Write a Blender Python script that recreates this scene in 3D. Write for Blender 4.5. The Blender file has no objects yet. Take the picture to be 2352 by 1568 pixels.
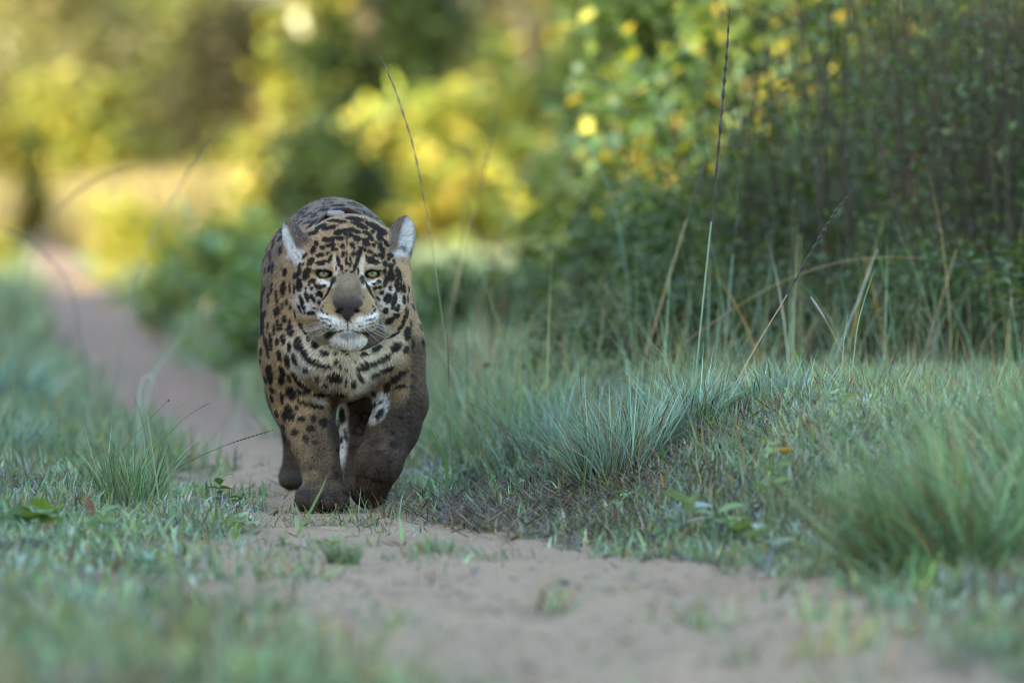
import bpy, math, numpy as np
from mathutils import Vector, Matrix
from mathutils.bvhtree import BVHTree

rng = np.random.default_rng(7)
scene = bpy.context.scene
col = scene.collection

# ---------------------------------------------------------------- camera
F = 15680.0        # focal length in photo units (2352 wide)
CAMH = 0.7625      # camera height
HV = 440.0         # horizon row
Y0 = 16.33         # distance of the planted paw

cam_d = bpy.data.cameras.new('camera')
cam = bpy.data.objects.new('camera', cam_d)
col.objects.link(cam)
cam.location = (0, 0, CAMH)
cam.rotation_euler = (math.radians(90), 0, 0)
cam_d.sensor_width = 36
cam_d.lens = 36 * F / 2352
cam_d.shift_y = -(784 - HV) / 2352
cam_d.clip_end = 2000
cam_d.dof.use_dof = True
cam_d.dof.focus_distance = 16.15
cam_d.dof.aperture_fstop = 2.9
scene.camera = cam

# ---------------------------------------------------------------- sky, sun, exposure
SUN_DIR = np.array([0.85, 0.45, -0.26]); SUN_DIR /= np.linalg.norm(SUN_DIR)   # travel direction
elev = math.asin(-SUN_DIR[2])
world = bpy.data.worlds.new('World'); scene.world = world; world.use_nodes = True
wn = world.node_tree
sky = wn.nodes.new('ShaderNodeTexSky'); sky.sky_type = 'NISHITA'; sky.sun_disc = False
sky.sun_elevation = elev
sky.sun_rotation = math.atan2(-SUN_DIR[0], -SUN_DIR[1]) % (2 * math.pi)
wn.links.new(sky.outputs[0], wn.nodes['Background'].inputs[0])
wn.nodes['Background'].inputs[1].default_value = 0.15

sun_d = bpy.data.lights.new('sun', 'SUN'); sun = bpy.data.objects.new('sun', sun_d); col.objects.link(sun)
sun_d.energy = 3.4; sun_d.angle = math.radians(0.6); sun_d.color = (1.0, 0.83, 0.58)
sun.rotation_euler = Vector(SUN_DIR).to_track_quat('-Z', 'Y').to_euler()
sun.location = (-20, -10, 20)

scene.view_settings.view_transform = 'Standard'
scene.view_settings.look = 'None'
scene.view_settings.gamma = 1
scene.view_settings.exposure = 2.78
scene.render.engine = 'CYCLES'
scene.cycles.use_denoising = True
scene.cycles.filter_width = 1.1
scene.cycles.max_bounces = 6
scene.cycles.transparent_max_bounces = 4
scene.cycles.sample_clamp_indirect = 4

# ---------------------------------------------------------------- helpers
def P(u, v, y):
    """photo position + depth behind the planted paw -> world point"""
    Y = Y0 + y; s = Y / F
    return np.array([(u - 1176) * s, Y, CAMH - (v - HV) * s])

def PY(u, v, Y): return P(u, v, Y - Y0)

def sstep(a, b, x):
    t = np.clip((np.asarray(x, dtype=np.float64) - a) / (b - a), 0, 1); return t * t * (3 - 2 * t)

_nd = np.random.default_rng(3).normal(size=(24, 3)); _np = np.random.default_rng(4).uniform(0, 6.28, 24)
def noise3(p, freq, o=0, n=6):
    """cheap smooth noise in about -1..1"""
    r = np.zeros(len(p))
    for i in range(n):
        j = (i + o) % 24
        r += np.sin(p @ (_nd[j] * freq * (0.7 + 0.25 * i)) + _np[j] + 1.7 * np.sin(p @ (_nd[(j + 5) % 24] * freq * 0.6)))
    return r / n * 1.4

def new_mesh(name, V, faces, colors=None, smooth=False, normals=None):
    """V (n,3); faces (m,k) int array with equal k, or list of such arrays"""
    if not isinstance(faces, list): faces = [faces]
    faces = [np.asarray(f) for f in faces if len(f)]
    me = bpy.data.meshes.new(name)
    V = np.asarray(V, dtype=np.float32)
    me.vertices.add(len(V)); me.vertices.foreach_set('co', V.ravel())
    loops = np.concatenate([f.ravel() for f in faces]).astype(np.int32)
    sizes = np.concatenate([np.full(len(f), f.shape[1]) for f in faces]).astype(np.int32)
    starts = np.concatenate([[0], np.cumsum(sizes)[:-1]]).astype(np.int32)
    me.loops.add(len(loops)); me.loops.foreach_set('vertex_index', loops)
    me.polygons.add(len(sizes)); me.polygons.foreach_set('loop_start', starts)
    me.polygons.foreach_set('loop_total', sizes)
    if smooth: me.polygons.foreach_set('use_smooth', np.ones(len(sizes), dtype=bool))
    me.update(calc_edges=True)
    if colors is not None:
        a = me.color_attributes.new('Col', 'FLOAT_COLOR', 'POINT')
        c = np.ones((len(V), 4), dtype=np.float32); c[:, :3] = colors
        a.data.foreach_set('color', c.ravel())
    if normals is not None:
        me.polygons.foreach_set('use_smooth', np.ones(len(sizes), dtype=bool))
        me.normals_split_custom_set_from_vertices(np.asarray(normals, dtype=np.float32))
    return me

def obj(name, me, mat=None, parent=None, label=None, cat=None, group=None, kind=None, loc=None):
    o = bpy.data.objects.new(name, me); col.objects.link(o)
    if mat is not None and me is not None and not me.materials: me.materials.append(mat)
    if parent is not None: o.parent = parent
    if loc is not None: o.location = loc
    if label: o['label'] = label
    if cat: o['category'] = cat
    if group: o['group'] = group
    if kind: o['kind'] = kind
    return o

def tube(pts, rad, sides=5, cap=True):
    pts = np.asarray(pts, float); n = len(pts); rad = np.broadcast_to(rad, (n,)).astype(float)
    t = np.gradient(pts, axis=0); t /= np.linalg.norm(t, axis=1)[:, None] + 1e-9
    ref = np.array([0.3, 1, 0.2]) if abs(t[0][2]) > 0.5 else np.array([0.1, 0.2, 1])
    a = np.cross(t, ref); a /= np.linalg.norm(a, axis=1)[:, None] + 1e-9
    b = np.cross(t, a)
    ang = np.arange(sides) * 2 * math.pi / sides
    V = (pts[:, None] + rad[:, None, None] * (np.cos(ang)[None, :, None] * a[:, None] + np.sin(ang)[None, :, None] * b[:, None])).reshape(-1, 3)
    i = np.arange(n - 1)[:, None] * sides; j = np.arange(sides)[None]; k = (j + 1) % sides
    Q = np.stack([i + j, i + k, i + sides + k, i + sides + j], -1).reshape(-1, 4)
    return V, Q

def join(parts):
    """list of (V, F) with equal face width -> V, F"""
    off = 0; VV = []; FF = []
    for V, f in parts:
        VV.append(V); FF.append(f + off); off += len(V)
    return np.concatenate(VV), np.concatenate(FF)

def spline(pts, n):
    pts = np.asarray(pts, float); m = len(pts)
    if m == 2:
        return pts[0] + (pts[1] - pts[0]) * np.linspace(0, 1, n)[:, None]
    tt = np.linspace(0, m - 1, n); i = np.clip(tt.astype(int), 0, m - 2); f = (tt - i)[:, None]
    p = np.vstack([2 * pts[0] - pts[1], pts, 2 * pts[-1] - pts[-2]])
    p0, p1, p2, p3 = p[i], p[i + 1], p[i + 2], p[i + 3]
    return 0.5 * (2 * p1 + (p2 - p0) * f + (2 * p0 - 5 * p1 + 4 * p2 - p3) * f ** 2 + (3 * p1 - p0 - 3 * p2 + p3) * f ** 3)

# ---------------------------------------------------------------- materials
def mat_new(name):
    m = bpy.data.materials.new(name); m.use_nodes = True
    nt = m.node_tree; return m, nt, nt.nodes, nt.links, nt.nodes['Principled BSDF']

def mat_leaf(name, trans=0.4, rough=0.55, tint=(1.25, 1.15, 0.5), spec=0.4):
    m, nt, N, L, bs = mat_new(name)
    at = N.new('ShaderNodeAttribute'); at.attribute_name = 'Col'
    L.new(at.outputs['Color'], bs.inputs['Base Color'])
    bs.inputs['Roughness'].default_value = rough
    bs.inputs['Specular IOR Level'].default_value = spec
    tr = N.new('ShaderNodeBsdfTranslucent')
    mx = N.new('ShaderNodeMix'); mx.data_type = 'RGBA'; mx.blend_type = 'MULTIPLY'; mx.inputs['Factor'].default_value = 1
    L.new(at.outputs['Color'], mx.inputs['A']); mx.inputs['B'].default_value = (*tint, 1)
    L.new(mx.outputs['Result'], tr.inputs['Color'])
    ms = N.new('ShaderNodeMixShader'); ms.inputs[0].default_value = trans
    L.new(bs.outputs[0], ms.inputs[1]); L.new(tr.outputs[0], ms.inputs[2])
    L.new(ms.outputs[0], N['Material Output'].inputs['Surface'])
    return m

def mat_attr(name, rough=0.8, spec=0.25, bump=0.0, bscale=60.0, sheen=0.0):
    m, nt, N, L, bs = mat_new(name)
    at = N.new('ShaderNodeAttribute'); at.attribute_name = 'Col'
    L.new(at.outputs['Color'], bs.inputs['Base Color'])
    bs.inputs['Roughness'].default_value = rough; bs.inputs['Specular IOR Level'].default_value = spec
    if sheen: bs.inputs['Sheen Weight'].default_value = sheen
    if bump:
        tc = N.new('ShaderNodeTexCoord'); no = N.new('ShaderNodeTexNoise'); no.inputs['Scale'].default_value = bscale
        no.inputs['Detail'].default_value = 6
        L.new(tc.outputs['Object'], no.inputs['Vector'])
        b = N.new('ShaderNodeBump'); b.inputs['Strength'].default_value = bump; b.inputs['Distance'].default_value = 0.01
        L.new(no.outputs['Fac'], b.inputs['Height']); L.new(b.outputs[0], bs.inputs['Normal'])
    return m

def mat_plain(name, c, rough=0.6, spec=0.4, vary=0.3, scale=40.0):
    m, nt, N, L, bs = mat_new(name)
    tc = N.new('ShaderNodeTexCoord'); no = N.new('ShaderNodeTexNoise'); no.inputs['Scale'].default_value = scale
    no.inputs['Detail'].default_value = 5
    L.new(tc.outputs['Object'], no.inputs['Vector'])
    rp = N.new('ShaderNodeValToRGB')
    rp.color_ramp.elements[0].position = 0.3; rp.color_ramp.elements[1].position = 0.7
    rp.color_ramp.elements[0].color = (*[x * (1 - vary) for x in c], 1)
    rp.color_ramp.elements[1].color = (*[min(1, x * (1 + vary)) for x in c], 1)
    L.new(no.outputs['Fac'], rp.inputs[0]); L.new(rp.outputs[0], bs.inputs['Base Color'])
    bs.inputs['Roughness'].default_value = rough; bs.inputs['Specular IOR Level'].default_value = spec
    return m

M_grass = mat_leaf('grass_blade', 0.35, 0.5, (1.1, 1.1, 0.55), 0.45)
M_leaf = mat_leaf('leaf', 0.4, 0.5, (1.35, 1.2, 0.35), 0.3)
M_bark = mat_plain('bark', (0.09, 0.07, 0.055), 0.9, 0.2, 0.4, 12)
M_stem = mat_attr('grass_stem', 0.6, 0.3)

# ---------------------------------------------------------------- ground shape
_ys = [9, 10.6, 11.5, 12.5, 13.9, 15.1, 16.3, 18, 20, 23, 27, 33, 42.7, 60, 100, 200]
_xr = [.95, .85, .80, .72, .45, .05, -.16, -.42, -.60, -.76, -1.06, -1.56, -2.25, -3.55, -6.65, -15]
_xl = [.05, -.15, -.35, -.55, -.65, -.64, -.72, -.84, -1.04, -1.34, -1.72, -2.28, -3.0, -4.25, -7.45, -15.8]
def xR(y): return np.interp(y, _ys, _xr)
def xL(y): return np.interp(y, _ys, _xl)

def path_mask(x, y):
    """1 on the bare sand, 0 off it; ragged edge"""
    p = np.stack([x, y, np.zeros_like(x)], 1)
    w = 0.10 * noise3(p, 3.0, 2) + 0.09 * noise3(p, 10.0, 9) + .04 * noise3(p, 27.0, 5)
    a = sstep(-0.12, 0.12, x - xL(y) + w); b = sstep(-0.12, 0.12, xR(y) - x + w)
    return a * b

def H(x, y):
    x = np.asarray(x, float); y = np.asarray(y, float)
    amp = np.interp(y, [9, 12.6, 13.6, 14.8, 18, 22, 30, 60], [.02, .04, .10, .27, .26, .16, .12, .10])
    wid = np.interp(y, [9, 13, 15, 18, 60], [.8, .7, .9, .9, 1.2])
    h = amp * sstep(0, 1, (x - xR(y)) / wid)
    h = h + 0.06 * sstep(0, 1, (xL(y) - x) / 0.7)
    p = np.stack([x.ravel(), y.ravel(), np.zeros(x.size)], 1)
    off = 1 - sstep(0.0, 0.25, np.minimum(x - xL(y), xR(y) - x))
    n = (0.018 * noise3(p, 2.2, 1) + 0.010 * noise3(p, 6.0, 7)).reshape(x.shape)
    n2 = (0.010 * noise3(p, 6.0, 3) + 0.008 * noise3(p, 17.0, 11) + .004 * noise3(p, 45.0, 2)).reshape(x.shape)
    near = np.exp(-(((x + 0.42) / 0.30) ** 2 + ((y - 16.33) / 0.22) ** 2) * 1.0)       # flat under the paws
    near2 = np.exp(-(((x + 0.50) / 0.25) ** 2 + ((y - 17.35) / 0.25) ** 2))
    return (h + n * off * (1 - near) + n2 * (1 - near)) * (1 - 0.9 * near2) + 0.004 * near2 - 0.002

def make_ground():
    ys = np.concatenate([np.linspace(4, 9.5, 20), np.linspace(9.6, 20, 420), np.linspace(20.1, 32, 120), np.linspace(32.5, 80, 90), np.linspace(82, 400, 50)])
    t = np.concatenate([-np.geomspace(90, 1.9, 22), np.linspace(-1.85, 1.85, 260), np.geomspace(1.9, 90, 22)])
    Yg, T = np.meshgrid(ys, t, indexing='ij')
    X = T * np.clip(Yg / 20, 0.7, 6) - 0.02 * 0
    Z = H(X.ravel(), Yg.ravel()).reshape(X.shape)
    V = np.stack([X, Yg, Z], -1).reshape(-1, 3)
    pm = path_mask(V[:, 0], V[:, 1])
    # colour: sand on the path, soil and litter off it
    n1 = noise3(V, 4.0, 5)[:, None]; n2 = noise3(V, 14.0, 8)[:, None]
    sand = np.array([.47, .335, .215]) * (1 + 0.08 * n1 + 0.08 * n2)
    damp = np.array([.24, .16, .115])
    sand = sand + (damp - sand) * (sstep(0.35, 0.9, n1 * 0.6 + n2 * 0.6))[:] * 0.55
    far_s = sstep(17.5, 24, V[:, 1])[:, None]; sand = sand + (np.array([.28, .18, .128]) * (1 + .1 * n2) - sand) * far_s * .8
    soil = np.array([.09, .072, .048]) * (1 + 0.25 * n2 + .2 * n1)
    soil = soil + (np.array([.26, .19, .135]) - soil) * (sstep(14.4, 13.0, V[:, 1]) * sstep(-.7, .2, n1[:, 0]))[:, None]
    far = np.maximum(sstep(30, 70, V[:, 1]), sstep(.3, 1.5, np.abs(V[:, 0]) - .075 * V[:, 1]))[:, None]
    soil = soil * (1 - far) + np.array([.10, .12, .05]) * far
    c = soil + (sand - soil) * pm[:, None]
    ny, nx = X.shape
    i = np.arange(ny - 1)[:, None] * nx; j = np.arange(nx - 1)[None]
    Q = np.stack([i + j, i + j + 1, i + nx + j + 1, i + nx + j], -1).reshape(-1, 4)
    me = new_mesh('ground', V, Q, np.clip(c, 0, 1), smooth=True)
    m, nt, N, L, bs = mat_new('sandy_soil')
    at = N.new('ShaderNodeAttribute'); at.attribute_name = 'Col'
    tc = N.new('ShaderNodeTexCoord')
    no = N.new('ShaderNodeTexNoise'); no.inputs['Scale'].default_value = 160; no.inputs['Detail'].default_value = 8
    no2 = N.new('ShaderNodeTexNoise'); no2.inputs['Scale'].default_value = 22; no2.inputs['Detail'].default_value = 6
    L.new(tc.outputs['Object'], no.inputs['Vector']); L.new(tc.outputs['Object'], no2.inputs['Vector'])
    rp = N.new('ShaderNodeValToRGB'); rp.color_ramp.elements[0].position = 0.32; rp.color_ramp.elements[1].position = 0.62
    rp.color_ramp.elements[0].color = (.55, .52, .5, 1); rp.color_ramp.elements[1].color = (1.05, 1.05, 1.05, 1)
    L.new(no.outputs['Fac'], rp.inputs[0])
    mx = N.new('ShaderNodeMix'); mx.data_type = 'RGBA'; mx.blend_type = 'MULTIPLY'; mx.inputs['Factor'].default_value = 0.75
    L.new(at.outputs['Color'], mx.inputs['A']); L.new(rp.outputs[0], mx.inputs['B'])
    L.new(mx.outputs['Result'], bs.inputs['Base Color'])
    bs.inputs['Roughness'].default_value = 0.95; bs.inputs['Specular IOR Level'].default_value = 0.15
    ad = N.new('ShaderNodeMath'); ad.operation = 'ADD'
    L.new(no.outputs['Fac'], ad.inputs[0]); L.new(no2.outputs['Fac'], ad.inputs[1])
    b = N.new('ShaderNodeBump'); b.inputs['Strength'].default_value = 1.0; b.inputs['Distance'].default_value = 0.016
    L.new(ad.outputs[0], b.inputs['Height']); L.new(b.outputs[0], bs.inputs['Normal'])
    obj('ground', me, m, kind='structure')

# ---------------------------------------------------------------- blades of grass (one mesh per call)
def blades(base, length, width, az, lean, curl, colr, segs=3, twist=None):
    """arrays per blade; returns V, F(quads list), colours. lean: start angle from vertical, curl: extra bend by the tip"""
    n = len(base); k = segs + 1
    t = np.linspace(0, 1, k)[None]                                   # (1,k)
    ang = lean[:, None] + curl[:, None] * t                          # from vertical
    ds = length[:, None] / segs
    dz = np.cos(ang) * ds; dr = np.sin(ang) * ds
    z = np.concatenate([np.zeros((n, 1)), np.cumsum(dz[:, :-1], 1)], 1)
    r = np.concatenate([np.zeros((n, 1)), np.cumsum(dr[:, :-1], 1)], 1)
    cx, sx = np.cos(az)[:, None], np.sin(az)[:, None]
    mid = np.stack([base[:, 0:1] + r * cx, base[:, 1:2] + r * sx, base[:, 2:3] + z], -1)   # n,k,3
    w = width[:, None] * (1 - t ** 1.6) * 0.5 * (0.75 + 0.5 * np.sin(np.pi * np.clip(t * 1.2, 0, 1)))
    tw = az + np.pi / 2 if twist is None else twist
    side = np.stack([np.cos(tw), np.sin(tw), np.zeros(n)], -1)[:, None]
    A = mid + side * w[..., None]; B = mid - side * w[..., None]
    # tip is a single vertex: use A at last
    V = np.concatenate([A[:, :-1], B[:, :-1], mid[:, -1:]], 1)      # n, 2*segs+1, 3
    nv = 2 * segs + 1
    off = (np.arange(n) * nv)[:, None]
    quads = [np.stack([off[:, 0] + i, off[:, 0] + i + 1, off[:, 0] + segs + i + 1, off[:, 0] + segs + i], -1) for i in range(segs - 1)]
    tris = np.stack([off[:, 0] + segs - 1, off[:, 0] + 2 * segs, off[:, 0] + 2 * segs - 1], -1)
    tt = np.concatenate([t[0, :-1], t[0, :-1], [1]])
    C = colr[:, None, :] * np.ones((1, nv, 1))
    return V.reshape(-1, 3), quads, tris, C.reshape(-1, 3)

def blade_mesh(name, *a, **k):
    V, q, t, C = blades(*a, **k)
    return new_mesh(name, V, ([np.concatenate(q)] if q else []) + [t], C)

GREENS = np.array([[.15, .225, .13], [.20, .28, .175], [.11, .18, .09], [.27, .34, .25], [.20, .24, .09], [.13, .20, .13], [.24, .26, .14]])
DRY = np.array([[.30, .20, .09], [.22, .13, .06], [.36, .28, .15], [.16, .10, .06]])
def pick(n, dry=0.08, pal=GREENS, jitter=0.3):
    c = pal[rng.integers(0, len(pal), n)].copy()
    d = rng.random(n) < dry
    c[d] = DRY[rng.integers(0, len(DRY), d.sum())]
    return np.clip(c * (1 + jitter * rng.normal(size=(n, 1))) * (1 + 0.05 * rng.normal(size=(n, 3))), 0.01, 0.6)

def scatter(n, y0, y1, margin=0.25, left=1.0, right=1.0):
    y = np.sqrt(rng.uniform(y0 ** 2, y1 ** 2, n)); hw = 0.075 * y + margin
    x = rng.uniform(-left, right, n) * hw
    return x, y

def jaguar_clear(x, y):
    """true where something stands: keep blades out of the paws"""
    c = np.zeros(len(x), bool)
    for cx, cy, r in ((-.445, 16.29, .085), (-.325, 16.38, .06), (-.565, 17.45, .06), (-.39, 17.07, .07)):
        c |= (x - cx) ** 2 + (y - cy) ** 2 < r * r
    return ~c

def make_turf():
    out = []
    # short turf: density by distance, thinner on the sand
    def layer(name, label, n, y0, y1, lmin, lmax, wid, keep_path, dry, side=None, segs=3, leanmax=1.0, patchy=0.0, pal=GREENS, cond=None, o=4, clusters=0):
        x, y = scatter(n, y0, y1); tone = np.ones((n, 1)); lens = np.ones(n)
        if clusters:
            cx, cy = scatter(clusters, y0, y1); k = rng.integers(0, clusters, n); cr = rng.uniform(.02, .07, clusters)
            own = rng.random(n) < .72
            x = np.where(own, cx[k] + rng.normal(0, 1, n) * cr[k], x); y = np.where(own, cy[k] + rng.normal(0, 1.3, n) * cr[k], y)
            ct = np.clip(rng.normal(1, .28, (clusters, 1)), .45, 1.7) * (1 + .10 * rng.normal(size=(clusters, 3))); cl = rng.uniform(.55, 1.6, clusters)
            tone = np.where(own[:, None], ct[k], 1.0); lens = np.where(own, cl[k], .8)
        pm = path_mask(x, y)
        p3 = np.stack([x, y, 0 * x], 1)
        pn = noise3(p3, 2.6, o) * 0.5 + noise3(p3, 8, o + 10) * 0.5
        keep = rng.random(n) < (1 - pm) * (1 - patchy * sstep(-0.1, 0.5, pn)) + pm * keep_path * sstep(0.0, 0.6, pn)
        keep &= jaguar_clear(x, y)
        bare = sstep(.8, .3, np.abs(y - 13.35 - .25 * noise3(p3, 1.3, 15))) * (x < .2)
        keep &= rng.random(n) > .72 * bare
        if cond is not None: keep &= cond(x, y)
        x, y, tone, lens = x[keep], y[keep], tone[keep], lens[keep]; n = len(x)
        L = rng.uniform(lmin, lmax, n) * lens * (0.75 + 0.5 * np.abs(noise3(np.stack([x, y, 0 * x], 1), 5, 6)))
        base = np.stack([x, y, H(x, y) - 0.004], 1)
        me = blade_mesh(name, base, L, rng.uniform(*wid, n), rng.uniform(0, 6.28, n), rng.uniform(0, leanmax, n), rng.uniform(-0.1, 1.6, n), np.clip(pick(n, dry, pal) * tone, .01, .6), segs=segs, twist=rng.uniform(0, 6.28, n))
        obj(name, me, M_grass, label=label, cat='grass', kind='stuff')
    layer('short_grass', 'short dewy grass and ground cover on both verges of the sand track', 92000, 13.6, 19.5,   .02, .065, (.002, .005), .42, .18, leanmax=1.3, patchy=.65, clusters=1500)
    layer('foreground_grass', 'blurred short grass spread over the strip in front of the sand', 38000, 9.3, 13.7, .025, .085, (.003, .008), .85, .25, leanmax=1.2, patchy=.8, clusters=330, segs=2)
    layer('verge_grass', 'longer soft green grass growing behind the cat along the track', 60000, 18.5, 34, .05, .15, (.005, .010), .02, .06, leanmax=.8, segs=2, cond=lambda x, y: (x < xR(y) + .55) | (rng.random(len(x)) < .18))
    layer('meadow_grass', 'green meadow grass beside the far end of the track', 30000, 33, 75, .12, .32, (.014, .03), .01, .10, leanmax=.7, segs=2)
    # pale frosted ground-cover leaves on the left verge and the bank
    pale = np.array([[.33, .41, .36], [.26, .36, .28], [.40, .48, .43], [.2, .29, .18]])
    layer('pale_ground_cover', 'pale silvery leaves of low ground cover among the grass', 42000, 12.3, 18, .018, .045, (.005, .010), .03, .02, leanmax=1.5, patchy=.85, pal=pale, o=12, clusters=500, segs=2)
    layer('bank_grass', 'ragged longer grass blades on the bank and its crest', 15000, 14.2, 18.2, .05, .13, (.002, .005), .0, .22, leanmax=.9, patchy=.4, o=6, cond=lambda x, y: x > xR(y) + .25)
    wide = np.array([[.20, .31, .12], [.26, .36, .17], [.17, .27, .12], [.30, .38, .26]])
    layer('broad_bladed_grass', 'broad bladed crab grass scattered over both verges', 9000, 12.5, 17.6, .03, .08, (.006, .011), .05, .12, leanmax=1.3, patchy=.8, pal=wide, o=9)
    layer('long_wispy_grass', 'long wispy blades standing between the bank and the thicket', 2600, 18.0, 23.5, .22, .55, (.002, .004), .0, .3, leanmax=.35, patchy=.3, segs=5, o=16, cond=lambda x, y: x > xR(y) + .35)
    # coarser grass out to both sides of the track, beyond the photographed strip
    n = 52000; y = np.sqrt(rng.uniform(5 ** 2, 34 ** 2, n)); x = rng.choice([-1, 1], n) * (.075 * y + .1 + 5.5 * rng.random(n) ** 1.4)
    k = path_mask(x, y) < .3; x, y = x[k], y[k]; n = len(x)
    me = blade_mesh('side_grass', np.stack([x, y, H(x, y) - .004], 1), rng.uniform(.06, .2, n), rng.uniform(.006, .014, n), rng.uniform(0, 6.28, n), rng.uniform(0, .9, n), rng.uniform(0, 1.2, n), pick(n, .12), segs=2, twist=rng.uniform(0, 6.28, n))
    obj('side_grass', me, M_grass, label='coarse green grass spreading away on both sides of the track', cat='grass', kind='stuff')
    # dead litter right of the cat
    n = 9000
    x = rng.normal(.02, .28, n); y = rng.normal(15.9, .55, n)
    k = (x > xR(y) - .12) & jaguar_clear(x, y); x, y = x[k], y[k]; n = len(x)
    base = np.stack([x, y, H(x, y) + rng.uniform(.0, .02, n)], 1)
    lit = np.array([[.10, .075, .055], [.06, .045, .035], [.17, .12, .08], [.22, .18, .13]])
    me = blade_mesh('dead_grass_litter', base, rng.uniform(.03, .08, n), rng.uniform(.003, .006, n), rng.uniform(0, 6.28, n), rng.uniform(.9, 1.5, n), rng.uniform(-.2, .5, n), pick(n, 0, lit), segs=3, twist=rng.uniform(0, 6.28, n))
    obj('dead_grass_litter', me, M_grass, label='dark dead grass litter on the bank beside the front paws', cat='litter', kind='stuff')
    # crumbs and debris on the sand
    n = 5500
    x, y = scatter(n, 10, 20); k = path_mask(x, y) > .5; x, y = x[k], y[k]; n = len(x)
    base = np.stack([x, y, H(x, y) + .002], 1)
    me = blade_mesh('sand_debris', base, rng.uniform(.01, .06, n), rng.uniform(.003, .011, n), rng.uniform(0, 6.28, n), rng.uniform(1.15, 1.5, n), rng.uniform(-.1, .2, n), pick(n, 0, lit), segs=2, twist=rng.uniform(0, 6.28, n))
    obj('sand_debris', me, M_grass, label='small dark bits of dead leaf lying on the sand', cat='debris', kind='stuff')

def tussock(label, x, y, n, lmin, lmax, spread, lean, curl, wid, pal, dry=.05, azc=None):
    root = obj('grass_tussock', None, label=label, cat='grass tussock', loc=(x, y, float(H(np.array([x]), np.array([y]))[0])))
    a = rng.uniform(0, 6.28, n); r = spread * np.sqrt(rng.random(n))
    bx, by = r * np.cos(a), r * np.sin(a)
    bz = H(x + bx, y + by) - root.location.z - .005
    az = a + rng.normal(0, .9, n)
    if azc is not None: az = np.where(rng.random(n) < .6, azc + rng.normal(0, .8, n), az)
    lo = lean * (r / spread) ** .7 * rng.uniform(.5, 1.4, n)
    c = pick(n, dry, pal)
    me = blade_mesh('blades', np.stack([bx, by, bz], 1), rng.uniform(lmin, lmax, n), rng.uniform(*wid, n), az, lo, rng.uniform(-.15, 1.15, n) * curl, c, segs=5, twist=rng.uniform(0, 6.28, n))
    obj('blades', me, M_grass, parent=root, kind='stuff')
    return root

BLUE = np.array([[.22, .33, .27], [.18, .29, .22], [.27, .38, .33], [.14, .22, .14], [.31, .42, .37]])
SOFT = np.array([[.18, .28, .13], [.22, .33, .17], [.14, .22, .10], [.25, .34, .22]])
def make_tussocks():
    tussock('blue green tussock of fine arching blades on the bank', .255, 16.05, 650, .14, .29, .10, .5, 1.5, (.0018, .0048), BLUE, .14)
    tussock('smaller blue green tussock leaning on the larger one', .43, 16.3, 330, .10, .24, .07, .55, 1.6, (.0025, .0045), BLUE, .06)
    tussock('large soft green tussock drooping over the sand edge', .84, 13.3, 1050, .14, .46, .17, .8, 1.9, (.0025, .006), SOFT * .95, .12, azc=3.4)
    tussock('soft green tussock behind the drooping one at the sand edge', 1.05, 14.1, 700, .12, .42, .2, .7, 1.7, (.0025, .005), SOFT * .95, .14, azc=2.6)
    tussock('tall thin tussock on the verge facing the planted paw', -.90, 16.0, 260, .10, .24, .07, .35, .9, (.002, .004), SOFT, .08)
    tussock('pale wispy tussock beyond the blue green one', .10, 17.5, 260, .10, .24, .14, .5, 1.6, (.002, .0035), BLUE, .1)
    tussock('hazy tussock of long blades below the thicket', -.02, 18.4, 260, .14, .30, .18, .6, 1.5, (.002, .004), SOFT, .1)
    tussock('wide hazy tussock between the bank and the thicket', .50, 18.4, 160, .12, .26, .2, .6, 1.5, (.002, .004), SOFT * .8, .2)
    tussock('stiff bright tussock on the crest of the bank', .66, 16.45, 300, .04, .13, .12, .5, .7, (.003, .006), BLUE, .14)
    tussock('stiff tussock with dry tips at the far crest of the bank', .86, 16.6, 300, .04, .12, .13, .5, .7, (.003, .006), SOFT, .2)
    tussock('small dark tuft alone on the sand before the cat', -.345, 13.95, 150, .03, .075, .03, .5, .6, (.003, .005), SOFT * .75, .05)
    tussock('flat tuft on the sand beside the small dark one', -.16, 14.35, 110, .03, .06, .05, .9, .6, (.003, .005), SOFT, .15)
    tussock('loose long bladed tussock on the verge by the track bend', -1.42, 18.8, 300, .10, .22, .14, .7, 1.2, (.002, .004), BLUE, .08)
    tussock('teal tussock on the far verge beside the sand', -1.75, 22.5, 520, .16, .36, .22, .6, 1.2, (.004, .008), BLUE, .06)

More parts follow.
